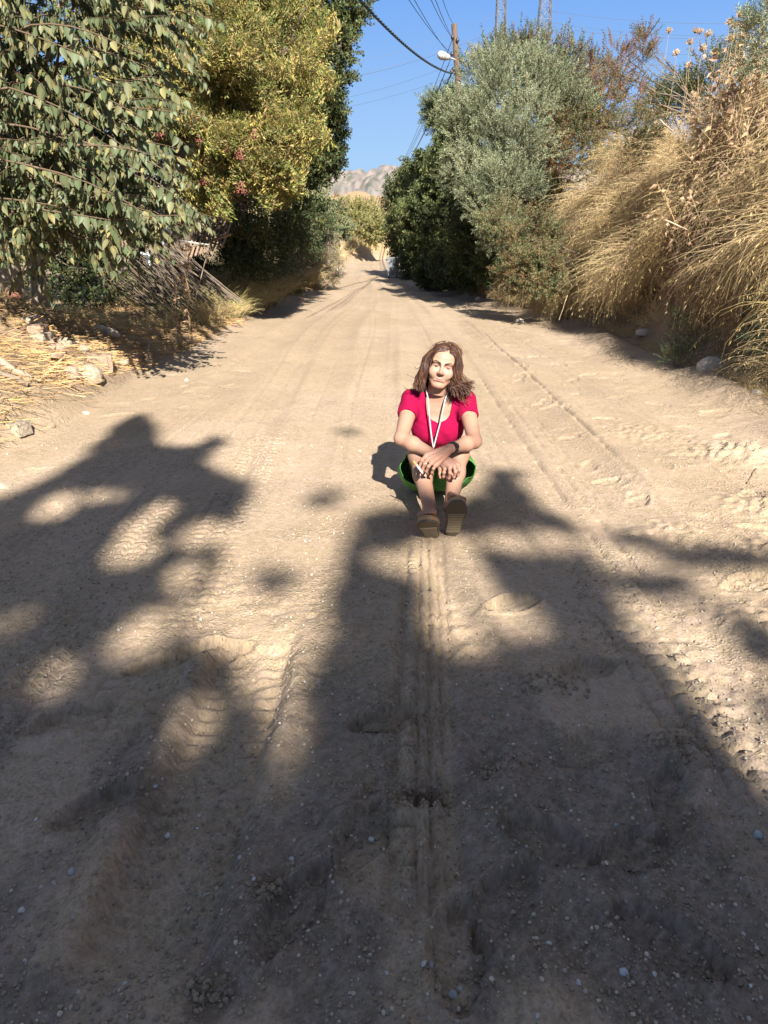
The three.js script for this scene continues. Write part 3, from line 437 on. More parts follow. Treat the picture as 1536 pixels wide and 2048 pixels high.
// grey-green bush at the road's left edge, further on
plant('roadside_bush', 'grey-green bush at the left road edge before the bend', 'shrub', onGround(-2.75, 22), [[635, 500, 22, 0.5], [650, 525, 21.5, 0.45], [620, 535, 21, 0.5], [600, 500, 21.5, 0.5], [655, 548, 21.5, 0.3]].map(a => lobe(...a)), { trunkR: 0.03, geos: G.tere, mat: mOlive, clumps: 18, per: 14, up: 0.6, scale: 1.1, tints: [[1.5, 1.45, 2.1], [1.7, 1.5, 2.0], [1.3, 1.35, 1.7]] });
plant('roadside_bush', 'low dull green bush among the grass under the oak', 'shrub', hit(545, 590, 6), [[545, 560], [520, 575], [575, 560], [600, 548]].map(([x, y]) => ({ c: hit(x, y + 20, 6).add(V(0, 0.22, 0)), r: rr(0.28, 0.45) })), { trunkR: 0.02, geos: G.tere, mat: mOlive, clumps: 14, per: 10, up: 0.6, scale: 1.0, tints: [[0.7, 0.8, 0.8], [0.9, 0.9, 0.85]] });
// trees down the road on the left and across the bend
seed = 1700;
const farT = (name, label, x, D, L, cols, o = {}) => plant(name, label, 'tree', onGround(x, D), L.map(a => lobe(...a)), { trunkR: 0.16, geos: G.far, mat: mOlive, clumps: 22, per: 13, up: 0.3, scale: 0.62, tints: cols, group: 'trees around the bend', ...o });
farT('roadside_tree', 'grey-green tree on the left bank before the bend', -4.6, 31, [[610, 415, 31, 0.9], [645, 425, 32, 0.8], [600, 450, 30, 0.9], [635, 465, 30, 0.85], [585, 400, 31, 0.9], [665, 455, 31, 0.6], [560, 450, 29, 1.1]], [[0.16, 0.18, 0.09], [0.2, 0.2, 0.10], [0.13, 0.15, 0.08], [0.22, 0.2, 0.1]]);
farT('roadside_tree', 'yellowish tree with a leaning bare trunk at the bend', -2.9, 46, [[700, 428, 46, 0.9], [722, 432, 46, 0.9], [690, 445, 46, 0.75], [738, 448, 46, 0.85], [715, 452, 45, 0.8], [748, 465, 46, 0.7]], [[0.25, 0.235, 0.09], [0.3, 0.27, 0.10], [0.2, 0.2, 0.08]], { trunkR: 0.3, fork: at(706, 468, 45.5), bark: [0.3, 0.25, 0.2] });
farT('roadside_tree', 'olive-green tree behind the leaning trunk', -0.2, 53, [[750, 480, 54, 1.1], [775, 465, 55, 1.3], [740, 495, 53, 0.8], [775, 490, 54, 1.1], [690, 485, 54, 1.1], [660, 490, 52, 1.1]], [[0.15, 0.17, 0.075], [0.18, 0.19, 0.085], [0.2, 0.18, 0.085]]);
farT('bare_thicket', 'brown half-bare thicket on the slope behind the bend', -2.5, 68, [[700, 425, 70, 1.8], [740, 430, 72, 1.8], [660, 430, 70, 1.8], [780, 430, 72, 1.8], [640, 445, 66, 1.8], [770, 450, 68, 1.8]], [[0.30, 0.19, 0.10], [0.26, 0.18, 0.10], [0.22, 0.17, 0.09]], { clumps: 16, per: 8, scale: 0.9 });
// dry grass along the left edge
seed = 1800;
{
  const g = tag(new THREE.Group(), 'dry yellow-green grass along the left road edge', 'grass', null, 'stuff'); g.name = 'dry_grass'; scene.add(g);
  const gold = [], green = [];
  const put = (list, x, D, s, c = 1) => list.push({ p: onGround(x, D).add(V(0, -0.02, 0)), q: new THREE.Quaternion().setFromAxisAngle(V(0, 1, 0), rr(0, 6.28)), s: V(s, s * rr(0.8, 1.2), s), c: [c * rr(0.85, 1.1), c, c * rr(0.9, 1.05)], k: Math.floor(rnd() * 12) });
  for (let k = 0; k < 520; k++) { const D = rr(11.5, 24); put(rnd() < 0.4 ? green : gold, XL(D) - 0.15 - Math.abs(gauss()) * 0.7, D, rr(0.7, 1.25)); }
  for (let k = 0; k < 260; k++) { const D = rr(12.2, 22), x = XL(D) - rr(0.2, 2.6); if (fbm(x * 1.1, D * 0.9, 2, 160) > -0.12) put(rnd() < 0.6 ? green : gold, x, D, rr(0.7, 2.3), rr(0.45, 1)); }
  for (let k = 0; k < 160; k++) { const D = rr(12.5, 16); put(rnd() < 0.5 ? green : gold, XL(D) - rr(0.1, 0.9), D, rr(1.1, 1.6)); }
  for (let k = 0; k < 260; k++) { const D = rr(20, 27); put(gold, XL(D) - 0.1 - Math.abs(gauss()) * 0.8, D, rr(1.2, 2), 1.1); }
  for (let k = 0; k < 900; k++) { const D = rr(36, 58), x = rr(-6, 6); if (x < XL(D) - 0.1) put(gold, x, D, rr(1.6, 2.6), 1.0); }
  for (let k = 0; k < 120; k++) { const D = rr(7, 11.5); put(rnd() < 0.3 ? green : gold, XL(D) - rr(0.5, 1.8), D, rr(0.35, 0.7)); }
  copies('gold_blades', G.tuft, mDry, gold, g); copies('green_blades', G.tuftGreen, mDry, green, g);
}
// clumps that stand out at the foot of the oak
[['dry grass clump at the left road edge beside the canes', 440, 600], ['tall dry grass clump under the evergreen oak', 500, 595], ['dry grass clump at the shaded road edge below the oak', 550, 592], ['last dry grass clump before the grey-green bush', 595, 578]].forEach(([label, px, py]) => { const p = hit(px, py, 6); solo('grass_clump', bowTuft(150, 0.75, 0.011, 0.5, 3, [[0.34, 0.25, 0.11], [0.42, 0.31, 0.14], [0.24, 0.2, 0.085], [0.3, 0.27, 0.12]], 1), mDry, p.add(V(0, -0.05, 0)), label, 'grass clump', 'grass clumps under the oak').scale.set(1.5, 1, 1.5); });
// straw and dead stems strewn over the left verge
{
  const straw = rep(6, () => { const b = new Buf(), L = rr(0.12, 0.4), c = vary([0.58, 0.42, 0.2], 0.2), n = V(rr(-0.03, 0.03), rr(-0.01, 0.03), rr(-0.03, 0.03)); b.tube([V(-L / 2, 0, 0), n, V(L / 2, 0, 0)], t => 0.0024, 3, c, false); return b.geo(); });
  const list = [];
  for (let k = 0; k < 16000; k++) {
    const D = rr(2.5, 12.5), t = Math.pow(rnd(), 1.2) * 2.6 + rr(-0.12, 0.05), x = XL(D) - t; if (rnd() < 0.35 * sstep(0.3, -0.1, fbm(x * 1.3, D * 1.3, 2, 130)) + (t < 0 ? 0.7 : 0)) continue;
    const tn = rr(0.35, 1.05) * (0.75 + 0.5 * sstep(-0.3, 0.3, fbm(x * 2, D * 2, 2, 133))); list.push({ p: onGround(x, D).add(V(0, rr(0.001, 0.035), 0)), q: new THREE.Quaternion().setFromEuler(new THREE.Euler(0, rr(0, 3.14) + (rnd() < 0.4 ? 0 : 0), rr(-0.18, 0.18) - 0.25 * sstep(0, 1, t), 'YXZ')), s: rr(0.5, 1.25), c: [tn, tn * rr(0.86, 1), tn * rr(0.75, 1.1)], k: Math.floor(rnd() * 12) });
  }
  const g = tag(new THREE.Group(), 'straw and broken dry stems strewn over the left verge', 'straw', null, 'stuff'); g.name = 'straw_litter'; scene.add(g);
  copies('straw', straw, mDry, list, g);
}
// ---------------------------------------------------------------- rubble, canes, wood and scraps on the left verge
seed = 2100;
function rockGeo(sx, sy, sz, c, blocky = 0.5) {     // angular broken stone, standing on y = 0
  const g = new THREE.IcosahedronGeometry(1, 2), p = g.attributes.position, col = [], o = rr(0, 99), cuts = rep(9, () => [rdir(), rr(0.62, 0.95)]);
  for (let i = 0; i < p.count; i++) {
    const v = V(p.getX(i), p.getY(i), p.getZ(i)); for (const [n, d] of cuts) { const e = v.dot(n) - d; if (e > 0) v.addScaledVector(n, -e * (0.6 + 0.4 * blocky)); }
    v.multiplyScalar(1 + 0.06 * fbm(v.x * 3 + o, v.y * 3 + v.z * 2, 2, 3)); p.setXYZ(i, v.x * sx, Math.max(-0.4, v.y) * sy, v.z * sz);
  }
  for (let i = 0; i < p.count; i += 3) { const m = rr(0.88, 1.1); for (let k = 0; k < 3; k++) col.push(c[0] * m, c[1] * m, c[2] * m); }
  g.setAttribute('color', new THREE.Float32BufferAttribute(col, 3)); g.deleteAttribute('uv'); g.computeVertexNormals(); return g;
}
const stoneMat = std({ roughness: 0.95 });
function brickGeo(w, h, d, c) { const g = rockGeo(1, 1, 1, c), p = g.attributes.position; for (let i = 0; i < p.count; i++) { const q = [p.getX(i), p.getY(i), p.getZ(i)].map(v => clamp(v * 1.9, -1, 1) * (1 + 0.05 * vnoise(v * 4, i % 7, 2))); p.setXYZ(i, q[0] * w, q[1] * h, q[2] * d); } g.computeVertexNormals(); return g; }
const CLAY = [0.29, 0.2, 0.135], LIME = [0.30, 0.245, 0.18], PINK = [0.29, 0.19, 0.145];
[[200, 728, 8.0, 0.13, 0.10, 0.09, CLAY, 'blocky', 'pale tan broken block standing at the road edge of the verge'], [182, 755, 7.6, 0.17, 0.12, 0.12, LIME, '', 'largest pale rounded boulder at the left road edge'], [146, 748, 7.7, 0.09, 0.09, 0.08, PINK, '', 'pinkish stone left of the largest boulder'], [67, 643, 8.0, 0.1, 0.06, 0.08, LIME, 'blocky', 'highest of three blocks stacked along the verge'], [77, 660, 7.9, 0.1, 0.06, 0.08, CLAY, 'blocky', 'middle of three blocks stacked along the verge'], [86, 677, 7.75, 0.1, 0.06, 0.08, LIME, 'blocky', 'lowest of three blocks stacked along the verge'], [110, 690, 7.7, 0.16, 0.06, 0.09, PINK, '', 'flat pinkish stone below the stacked blocks'], [132, 690, 7.8, 0.07, 0.09, 0.07, LIME, '', 'upright grey stone beside the flat pinkish stone'], [118, 717, 7.6, 0.2, 0.04, 0.07, PINK, '', 'long flat pale pink slab among the straw'], [217, 667, 10.8, 0.14, 0.08, 0.09, LIME, '', 'pale stone at the edge of the dark hollow'], [203, 658, 11, 0.08, 0.07, 0.07, [0.36, 0.34, 0.31], '', 'small whitish stone behind the pale stone by the hollow'], [35, 858, 5.25, 0.085, 0.06, 0.07, LIME, 'blocky', 'stone at the lower left road edge below the straw'], [100, 850, 5.4, 0.05, 0.03, 0.04, CLAY, '', 'small clod right of the lower left stone'], [172, 822, 5.9, 0.045, 0.02, 0.03, [0.4, 0.34, 0.26], '', 'small pale flat chip on the road by the left verge'], [62, 605, 8.3, 0.1, 0.08, 0.08, CLAY, '', 'round stone at the foot of the broad-leaved tree'], [245, 722, 8.4, 0.08, 0.04, 0.07, LIME, '', 'small dusty stone right of the tan broken block'], [170, 700, 8.1, 0.06, 0.07, 0.05, LIME, '', 'upright stone chip among straw above the tan block'], [8, 972, 4.0, 0.05, 0.04, 0.05, LIME, '', 'grey stone at the left picture edge on the road'], [373, 757, 7.35, 0.025, 0.03, 0.02, [0.46, 0.38, 0.28], '', 'tiny pale pebble alone on the sunlit left of the road']]
  .forEach(([px, py, D, sx, sy, sz, c, kind, label]) => {
    const q = hit(px, py + 6, 3); const m = solo('stone', kind ? brickGeo(sx * 0.9, sy, sz * 0.9, c) : rockGeo(sx, sy, sz, c), stoneMat, q.add(V(0, sy * 0.3, 0)), label, 'stone', 'stones on the left verge'); m.rotation.y = rr(0, 3); m.rotation.z = rr(-0.4, 0.4);
  });
// red roof-tile shard and scraps
{
  const p = at(28, 622, 8.1), b = new Buf(); for (let i = 0; i <= 8; i++) { const a = -1.1 + 2.2 * i / 8; for (const [z, r] of [[-0.16, 0.09], [0.16, 0.1], [0.16, 0.085], [-0.16, 0.075]]) b.v(Math.sin(a) * r, Math.cos(a) * r - 0.05, z, vary([0.27, 0.10, 0.075], 0.1)); if (i) for (let k = 0; k < 4; k++) { const o = (i - 1) * 4, e = (k + 1) % 4; b.t(o + k, o + e, o + 4 + e, o + k, o + 4 + e, o + 4 + k); } }
  b.t(0, 1, 2, 0, 2, 3, 32, 34, 33, 32, 35, 34);
  const m = solo('roof_tile', b.geo(), std({ side: THREE.DoubleSide }), onGround(p.x, 8.1).add(V(0, 0.05, 0)), 'broken red clay roof tile lying in straw by the tree', 'tile'); m.rotation.set(0.3, 0.5, 0.2);
}
function logThing(name, label, a, b, r, c, category = 'wood') {
  const mid = a.clone().lerp(b, 0.5), pts = wander(a, b, 6, r * 0.6).map(p => p.sub(mid)); return solo(name, barkTube(new Buf(), pts, r, r * 0.8, 9, c).geo(true), barkMat, mid, label, category);
}
const og = (px, py, D, up = 0.03) => hit(px, py, 3).add(V(0, up, 0));
logThing('log', 'split grey log lying on straw at the left edge', og(-20, 725, 6.6, 0.06), og(66, 770, 6.3, 0.05), 0.035, [0.28, 0.22, 0.16]);
logThing('log', 'thin dark log under the split grey log', og(-20, 745, 6.5, 0.03), og(58, 776, 6.25, 0.03), 0.026, [0.2, 0.15, 0.11]);
logThing('stick', 'yellow broken stick pointing at the pinkish stone', og(80, 770, 6.6, 0.03), og(133, 730, 7.4, 0.08), 0.014, [0.5, 0.38, 0.2], 'stick');
logThing('stick', 'short brown stick stub upright at the road edge', og(288, 742, 7.5, 0.0), og(300, 708, 8.2, 0.12), 0.022, [0.27, 0.19, 0.12], 'stick');
logThing('stick', 'bare branch standing before the canes', onGround(-3.15, 11.4), at(418, 492, 11.2), 0.008, [0.3, 0.24, 0.18], 'stick');
logThing('stick', 'pale cane pointing out from the leaves', at(350, 480, 9.5), at(420, 490, 9.2), 0.012, [0.5, 0.45, 0.38], 'stick');
// pile of dry canes leaning from the trunk down to the road
seed = 2200;
{
  const base = onGround(-3.4, 11.9), g = thing('cane_pile', 'pile of grey dry canes slanting down to the road under the trees', 'cane pile', base), mats = [[0.12, 0.09, 0.07], [0.15, 0.115, 0.085], [0.09, 0.07, 0.052], [0.18, 0.14, 0.1]];
  for (let k = 0; k < 100; k++) {
    const f = rnd(), a = at(mix(210, 345, f) + gauss() * 14, mix(560, 478, f) + gauss() * 12, rr(12.0, 12.7)), b = at(mix(330, 485, clamp(f + gauss() * 0.2)), mix(665, 600, f) + gauss() * 8, rr(11.2, 12.2)); b.y = Math.max(b.y, groundH(b.x, b.z) + 0.02); const e = a.clone().lerp(b, rr(0.7, 1.02));
    const bb = new Buf(); const c = vary(mats[k % 4], 0.2); bb.tube(wander(a, e, 4, 0.02).map(p => p.sub(base)), t => rr(0.006, 0.009), 5, c); part('cane', bb.geo(true), barkMat, g);
  }
}
// broken slatted crate panel propped against the trunk
{
  const o = at(400, 470, 12.4), g = thing('slat_panel', 'broken slatted wooden panel propped against the trunk in shade', 'panel', onGround(o.x, 12.4)), inv = g.position.clone().negate();
  for (let k = 0; k < 9; k++) { const a = at(372 + k * 9, 512 - k * 3 + 6, 12.2), b = at(405 + k * 7, 415 + k * 4, 12.9), bb = new Buf(); bb.tube([a.add(inv), b.add(inv)], [0.022, 0.022], 4, vary([0.2, 0.14, 0.095], 0.2)); part('slat', bb.geo(), barkMat, g); }
  const bb = new Buf(); bb.tube([at(368, 500, 12.35).add(inv), at(462, 468, 12.35).add(inv)], [0.025, 0.025], 4, [0.17, 0.12, 0.08]); part('rail', bb.geo(), barkMat, g);
}
// torn plastic caught in the branches
seed = 2300;
{
  const b = new Buf(), W = 9, H = 14; for (let j = 0; j <= H; j++) for (let i = 0; i <= W; i++) { const u = i / W, v = j / H; b.v(0.16 * (u - 0.5) * (1.2 - v) + 0.06 * Math.sin(v * 4), -0.3 * v + 0.05 * Math.sin(u * 7 + v * 2), 0.035 * Math.sin(u * 13 + v * 3) + 0.02 * Math.sin(v * 19), [0.62, 0.66, 0.7]); if (i && j) { const p = b.p.length / 3 - 1; b.t(p, p - 1, p - W - 2, p, p - W - 2, p - W - 1); } }
  solo('plastic_scrap', b.geo(true), new THREE.MeshPhysicalMaterial({ vertexColors: true, roughness: 0.35, transmission: 0.4, thickness: 0, side: THREE.DoubleSide }), at(328, 425, 8.0), 'torn white plastic film hanging from the branches', 'plastic');
  const m = solo('plastic_scrap', b.geo(true), new THREE.MeshPhysicalMaterial({ vertexColors: true, roughness: 0.45, side: THREE.DoubleSide }), og(672, 556, 27, 0.3), 'white plastic scrap at the foot of the grey-green bush', 'plastic'); m.rotation.set(0.4, 0.3, 1.1);
  const m2 = solo('plastic_scrap', b.geo(true), new THREE.MeshPhysicalMaterial({ vertexColors: true, roughness: 0.45, side: THREE.DoubleSide }), at(288, 505, 11.3), 'grey plastic scrap on top of the canes', 'plastic'); m2.scale.setScalar(0.6); m2.rotation.z = 0.5;
}
// dry thistle in front of the canes
function thistle(label, foot, head, opt = {}) {
  const g = thing('dry_thistle', label, 'thistle', foot, opt.group), top = head.clone().sub(foot), b = new Buf(), c = opt.col ?? [0.42, 0.29, 0.16], pts = wander(V(0, -0.03, 0), top, 6, opt.wob ?? 0.05);
  b.tube(pts, t => mix(opt.r ?? 0.007, 0.003, t), 5, c);
  for (let k = 0; k < (opt.leaves ?? 8); k++) { const i = 1 + Math.floor(rnd() * 5), d = rdir(); d.y -= 0.25; d.normalize(); b.leaf(pts[i].clone(), d, perp(d), rr(0.06, 0.16) * (opt.leafS ?? 0.7), 0.03, vary([0.40, 0.28, 0.16], 0.25), 0.5, rr(-0.2, 0.5)); }
  part('stem', b.geo(), mDry, g);
  const H = [[top, 1]]; for (let k = 0; k < (opt.branches ?? 0); k++) { const p = pts[3 + (k % 3)], e = p.clone().add(V(rr(-1, 1), rr(0.5, 1.1), rr(-0.6, 0.6)).normalize().multiplyScalar(rr(0.12, 0.26))); const sb = new Buf(); sb.tube([p, p.clone().lerp(e, 0.5).add(V(0, -0.02, 0)), e], [0.004, 0.003, 0.0025], 4, c); part('side_stem', sb.geo(), mDry, g); H.push([e, rr(0.6, 0.9)]); }
  for (const [p, s] of H) { const m = part('flower_head', headGeo[Math.floor(rnd() * 3)], mDry, g); m.position.copy(p); m.scale.setScalar(s * (opt.headS ?? 1)); m.rotation.set(rr(-0.5, 0.5), rr(0, 6), rr(-0.5, 0.5)); }
  return g;
}
const headGeo = rep(3, () => { const b = new Buf(), c = [0.5, 0.37, 0.22]; for (let k = 0; k < 56; k++) { const d = rdir(); if (d.y < -0.6) d.y *= -1; const p = V(d.x * 0.02, d.y * 0.018, d.z * 0.02); b.leaf(p, d.clone().add(V(0, 0.35, 0)).normalize(), perp(d), rr(0.018, 0.032), 0.009, vary(c, 0.25), 0.3, 0.1); } b.tube([V(0, -0.022, 0), V(0, 0, 0), V(0, 0.018, 0)], [0.008, 0.021, 0.006], 7, [0.3, 0.2, 0.12]); return b.geo(); });
seed = 2400;
thistle('tall dry thistle with shrivelled leaves before the canes on the left', onGround(-2.95, 10.6), at(376, 497, 10.5), { r: 0.016, branches: 5, leaves: 46, leafS: 1.1, headS: 1.6 });
thistle('lower dry thistle bent beside the tall one on the left', onGround(-3.12, 10.5), at(352, 560, 10.4), { r: 0.012, branches: 3, leaves: 26, leafS: 1.1, headS: 1.2 });
// ---------------------------------------------------------------- right bank
seed = 3100;
const OL = [[1, 1, 1], [1.12, 1.1, 1.12], [0.85, 0.9, 0.88]];
plant('olive_tree', 'large silvery olive tree on the right bank', 'tree', onGround(3.9, 17.6), [[1010, 200, 16.6, 1.00], [971, 235, 16.4, 0.77], [1070, 190, 16.8, 0.85], [1010, 150, 17.2, 0.75], [949, 290, 16.2, 0.63], [1001, 290, 15.8, 0.77], [1060, 270, 15.8, 0.75], [934, 350, 16.2, 0.45], [971, 370, 15.6, 0.63], [1020, 370, 15.4, 0.60], [1080, 160, 17.2, 0.55], [978, 430, 15.4, 0.41], [934, 230, 16.8, 0.45], [949, 400, 15.6, 0.36], [1130, 220, 16.8, 0.50], [1001, 470, 15.2, 0.32]].map(a => lobe(...a)), { trunkR: 0.2, geos: G.olive, mat: mOlive, clumps: 20, per: 16, clumpR: 0.3, up: 0.7, scale: 0.95, front: true, tints: OL });
plant('olive_tree', 'smaller olive tree behind the utility pole', 'tree', onGround(2.8, 25), [[888, 212, 25, 0.5], [905, 230, 24.6, 0.5], [872, 222, 25, 0.25], [905, 205, 25.2, 0.4], [880, 255, 25, 0.25]].map(a => lobe(...a)), { trunkR: 0.12, geos: G.olive, mat: mOlive, clumps: 16, per: 14, up: 0.4, scale: 1.3, tints: [[0.9, 0.95, 0.8], [0.75, 0.8, 0.7]] });
seed = 3200;
const CB = [[1, 1, 1], [1.15, 1.1, 1], [0.85, 0.88, 0.9], [1.3, 1.2, 1]];
plant('evergreen_hedge_tree', 'dark green bushy evergreen overhanging the road by the container', 'tree', onGround(1.9, 31), [[822, 400, 31, 0.9], [845, 378, 30, 1.0], [815, 440, 30.5, 0.75], [840, 440, 29, 1.1], [865, 400, 28, 1.2], [832, 490, 30, 0.9], [850, 500, 28, 1.0], [812, 470, 31, 0.5], [850, 350, 29, 0.7], [845, 535, 28, 0.6]].map(a => lobe(...a)), { trunkR: 0.16, geos: G.carob, mat: mLeaf, clumps: 22, per: 15, up: 0.4, scale: 1.75, tints: CB, front: true });
plant('evergreen_hedge_tree', 'tall dark evergreen between the olive tree and the container', 'tree', onGround(2.75, 23.4), [[900, 335, 23.4, 0.7], [915, 290, 23.4, 0.6], [892, 400, 22.6, 0.8], [920, 360, 22, 0.9], [870, 470, 22.6, 0.8], [910, 450, 21.6, 0.9], [890, 520, 22, 0.7], [930, 510, 20.6, 0.7], [850, 430, 24, 0.8]].map(a => lobe(...a)), { trunkR: 0.15, geos: G.carob, mat: mLeaf, clumps: 22, per: 15, up: 0.3, scale: 1.45, tints: CB, front: true });
plant('shrub', 'dark shaded shrub hanging over the bank below the olive tree', 'shrub', onGround(3.3, 18.6), [[950, 500, 18, 0.6], [900, 540, 19.5, 0.5], [990, 520, 16.8, 0.45], [940, 550, 18.2, 0.35], [960, 450, 17.6, 0.7], [870, 545, 21.5, 0.45]].map(a => lobe(...a)), { trunkR: 0.06, geos: G.oak, mat: mDark, clumps: 20, per: 14, up: 0.1, scale: 1.4, tints: [[0.9, 0.95, 0.9], [1.1, 1.05, 0.9]] });
seed = 3300;
const TR = [[1, 1, 1], [1.1, 1.05, 1], [1.35, 0.9, 0.8], [0.85, 0.95, 0.9]];
plant('turpentine_shrub', 'reddish green shrub right of the olive tree', 'shrub', onGround(5.2, 17.2), [[1120, 275, 16.6, 0.69], [1090, 325, 16.4, 0.57], [1150, 315, 16.2, 0.57], [1130, 225, 17.0, 0.69], [1180, 255, 16.8, 0.63], [1100, 385, 16.2, 0.46], [1060, 405, 16.6, 0.46], [1200, 205, 17.4, 0.69], [1150, 165, 18.0, 0.69]].map(a => lobe(...a)), { trunkR: 0.06, geos: G.tere, mat: mLeaf, clumps: 20, per: 14, up: 0.5, scale: 1.0, tints: TR, front: true });
plant('turpentine_shrub', 'rust-leaved shrub on the skyline below the pylons', 'shrub', onGround(5.3, 17.5), [[1110, 130, 17.5, 0.7], [1060, 120, 18, 0.6], [1170, 160, 17, 0.6], [1030, 130, 18, 0.5], [960, 150, 19, 0.45], [1000, 125, 18.6, 0.5]].map(a => lobe(...a)), { trunkR: 0.06, geos: G.rust, mat: mLeaf, clumps: 18, per: 9, up: 1.0, scale: 1.15, tints: [[0.9, 1.15, 1], [0.75, 1.2, 1], [1.05, 0.95, 0.9]] });
plant('turpentine_shrub', 'rust-red upright sprigs on the right skyline', 'shrub', onGround(5.6, 13), [[1225, 140, 13, 0.3], [1235, 105, 13.2, 0.2], [1190, 130, 13.4, 0.16], [1215, 180, 13, 0.4], [1265, 170, 12.8, 0.35], [1280, 120, 13, 0.16], [1290, 75, 13.2, 0.09], [1288, 95, 13.1, 0.12], [1250, 215, 12.6, 0.4]].map(a => lobe(...a)), { trunkR: 0.03, geos: G.rust, mat: mLeaf, clumps: 6, per: 6, up: 1.3, scale: 0.75, tints: [[1, 1.05, 1], [1.15, 0.85, 0.9], [0.8, 1.1, 0.9]] });
plant('shrub', 'green shrub on the slope below the reddish shrub', 'shrub', onGround(3.9, 13.2), [[1040, 480, 13, 0.35], [1080, 470, 12.8, 0.3], [1060, 530, 12.6, 0.3], [1100, 520, 12.4, 0.25], [1030, 540, 13, 0.3], [1015, 440, 14, 0.4], [1090, 570, 12.2, 0.2], [1050, 575, 12.6, 0.2]].map(a => lobe(...a)), { trunkR: 0.05, geos: G.tere, mat: mLeaf, clumps: 18, per: 12, up: 0.4, scale: 0.9, tints: [[0.85, 1, 0.95], [1, 1.05, 1], [1.15, 0.95, 0.9]] });
plant('shrub', 'green shrub behind the thistle stalks near the right skyline', 'shrub', onGround(6.8, 13.8), [[1350, 200, 13.8, 0.4], [1390, 185, 13.6, 0.45], [1440, 160, 13.4, 0.5], [1320, 215, 14, 0.4], [1480, 130, 13.2, 0.5]].map(a => lobe(...a)), { trunkR: 0.04, geos: G.tere, mat: mLeaf, clumps: 16, per: 12, up: 0.7, scale: 0.85, tints: [[0.8, 1, 0.9], [0.95, 1.05, 1]] });
seed = 3350;
[['dark olive bush in the shaded hollow of the right bank', [[1440, 440, 0.22], [1475, 470, 0.22], [1430, 490, 0.18]]], ['small grey-green bush at the foot of the right bank', [[1150, 600, 0.16], [1180, 622, 0.13]]], ['green bush between bowed grass and brown stalks', [[1270, 300, 0.28], [1240, 255, 0.3], [1290, 250, 0.28]]], ['dark bush low under the brown stalks of the right bank', [[1290, 500, 0.2], [1320, 520, 0.2]]]].forEach(([label, L]) => { const P = L.map(([x, y, r]) => ({ c: hit(x, y, 4, r * 0.7), r })), c = P[0].c; plant('bank_bush', label, 'shrub', V(c.x, groundH(c.x, c.z, false), c.z), P, { trunkR: 0.015, geos: G.tere, mat: mLeaf, clumps: 13, per: 10, up: 0.5, scale: 0.65, tints: [[0.75, 0.85, 0.8], [0.9, 0.95, 0.9], [1.05, 0.9, 0.85]], group: 'bushes in the right bank' }); });
plant('olive_sprig', 'silvery olive sprig at the right picture edge', 'shrub', onGround(4.9, 9), [[1530, 70, 9, 0.22], [1560, 50, 9, 0.3], [1545, 100, 8.8, 0.2]].map(a => lobe(...a)), { trunkR: 0.03, geos: G.olive, mat: mOlive, clumps: 9, per: 8, up: 0.6, scale: 0.7, tints: OL });
plant('shrub', 'blue-green feathery shrub at the right edge behind hanging grass', 'shrub', onGround(4.0, 6.9), [[1545, 640, 6.9, 0.16], [1570, 590, 6.8, 0.25], [1530, 690, 6.7, 0.12], [1575, 690, 6.5, 0.2]].map(a => lobe(...a)), { trunkR: 0.02, geos: G.herb, mat: mLeaf, clumps: 16, per: 10, up: 0.2, scale: 0.6, tints: [[0.8, 1, 1.2], [0.95, 1.1, 1.2]] });
plant('herb_plant', 'small green herb with upright spike at the right bank foot', 'plant', onGround(3.42, 8.2), [[1345, 715, 8.0, 0.14], [1375, 700, 8.0, 0.14], [1330, 700, 8.2, 0.1], [1360, 665, 8.1, 0.1], [1365, 635, 8.1, 0.05], [1395, 690, 7.9, 0.1]].map(a => lobe(...a)), { trunkR: 0.008, geos: G.herb, mat: mLeaf, clumps: 9, per: 6, up: 0.9, scale: 0.42, tints: [[1, 1.15, 1.25], [1.2, 1.25, 1.2]] });

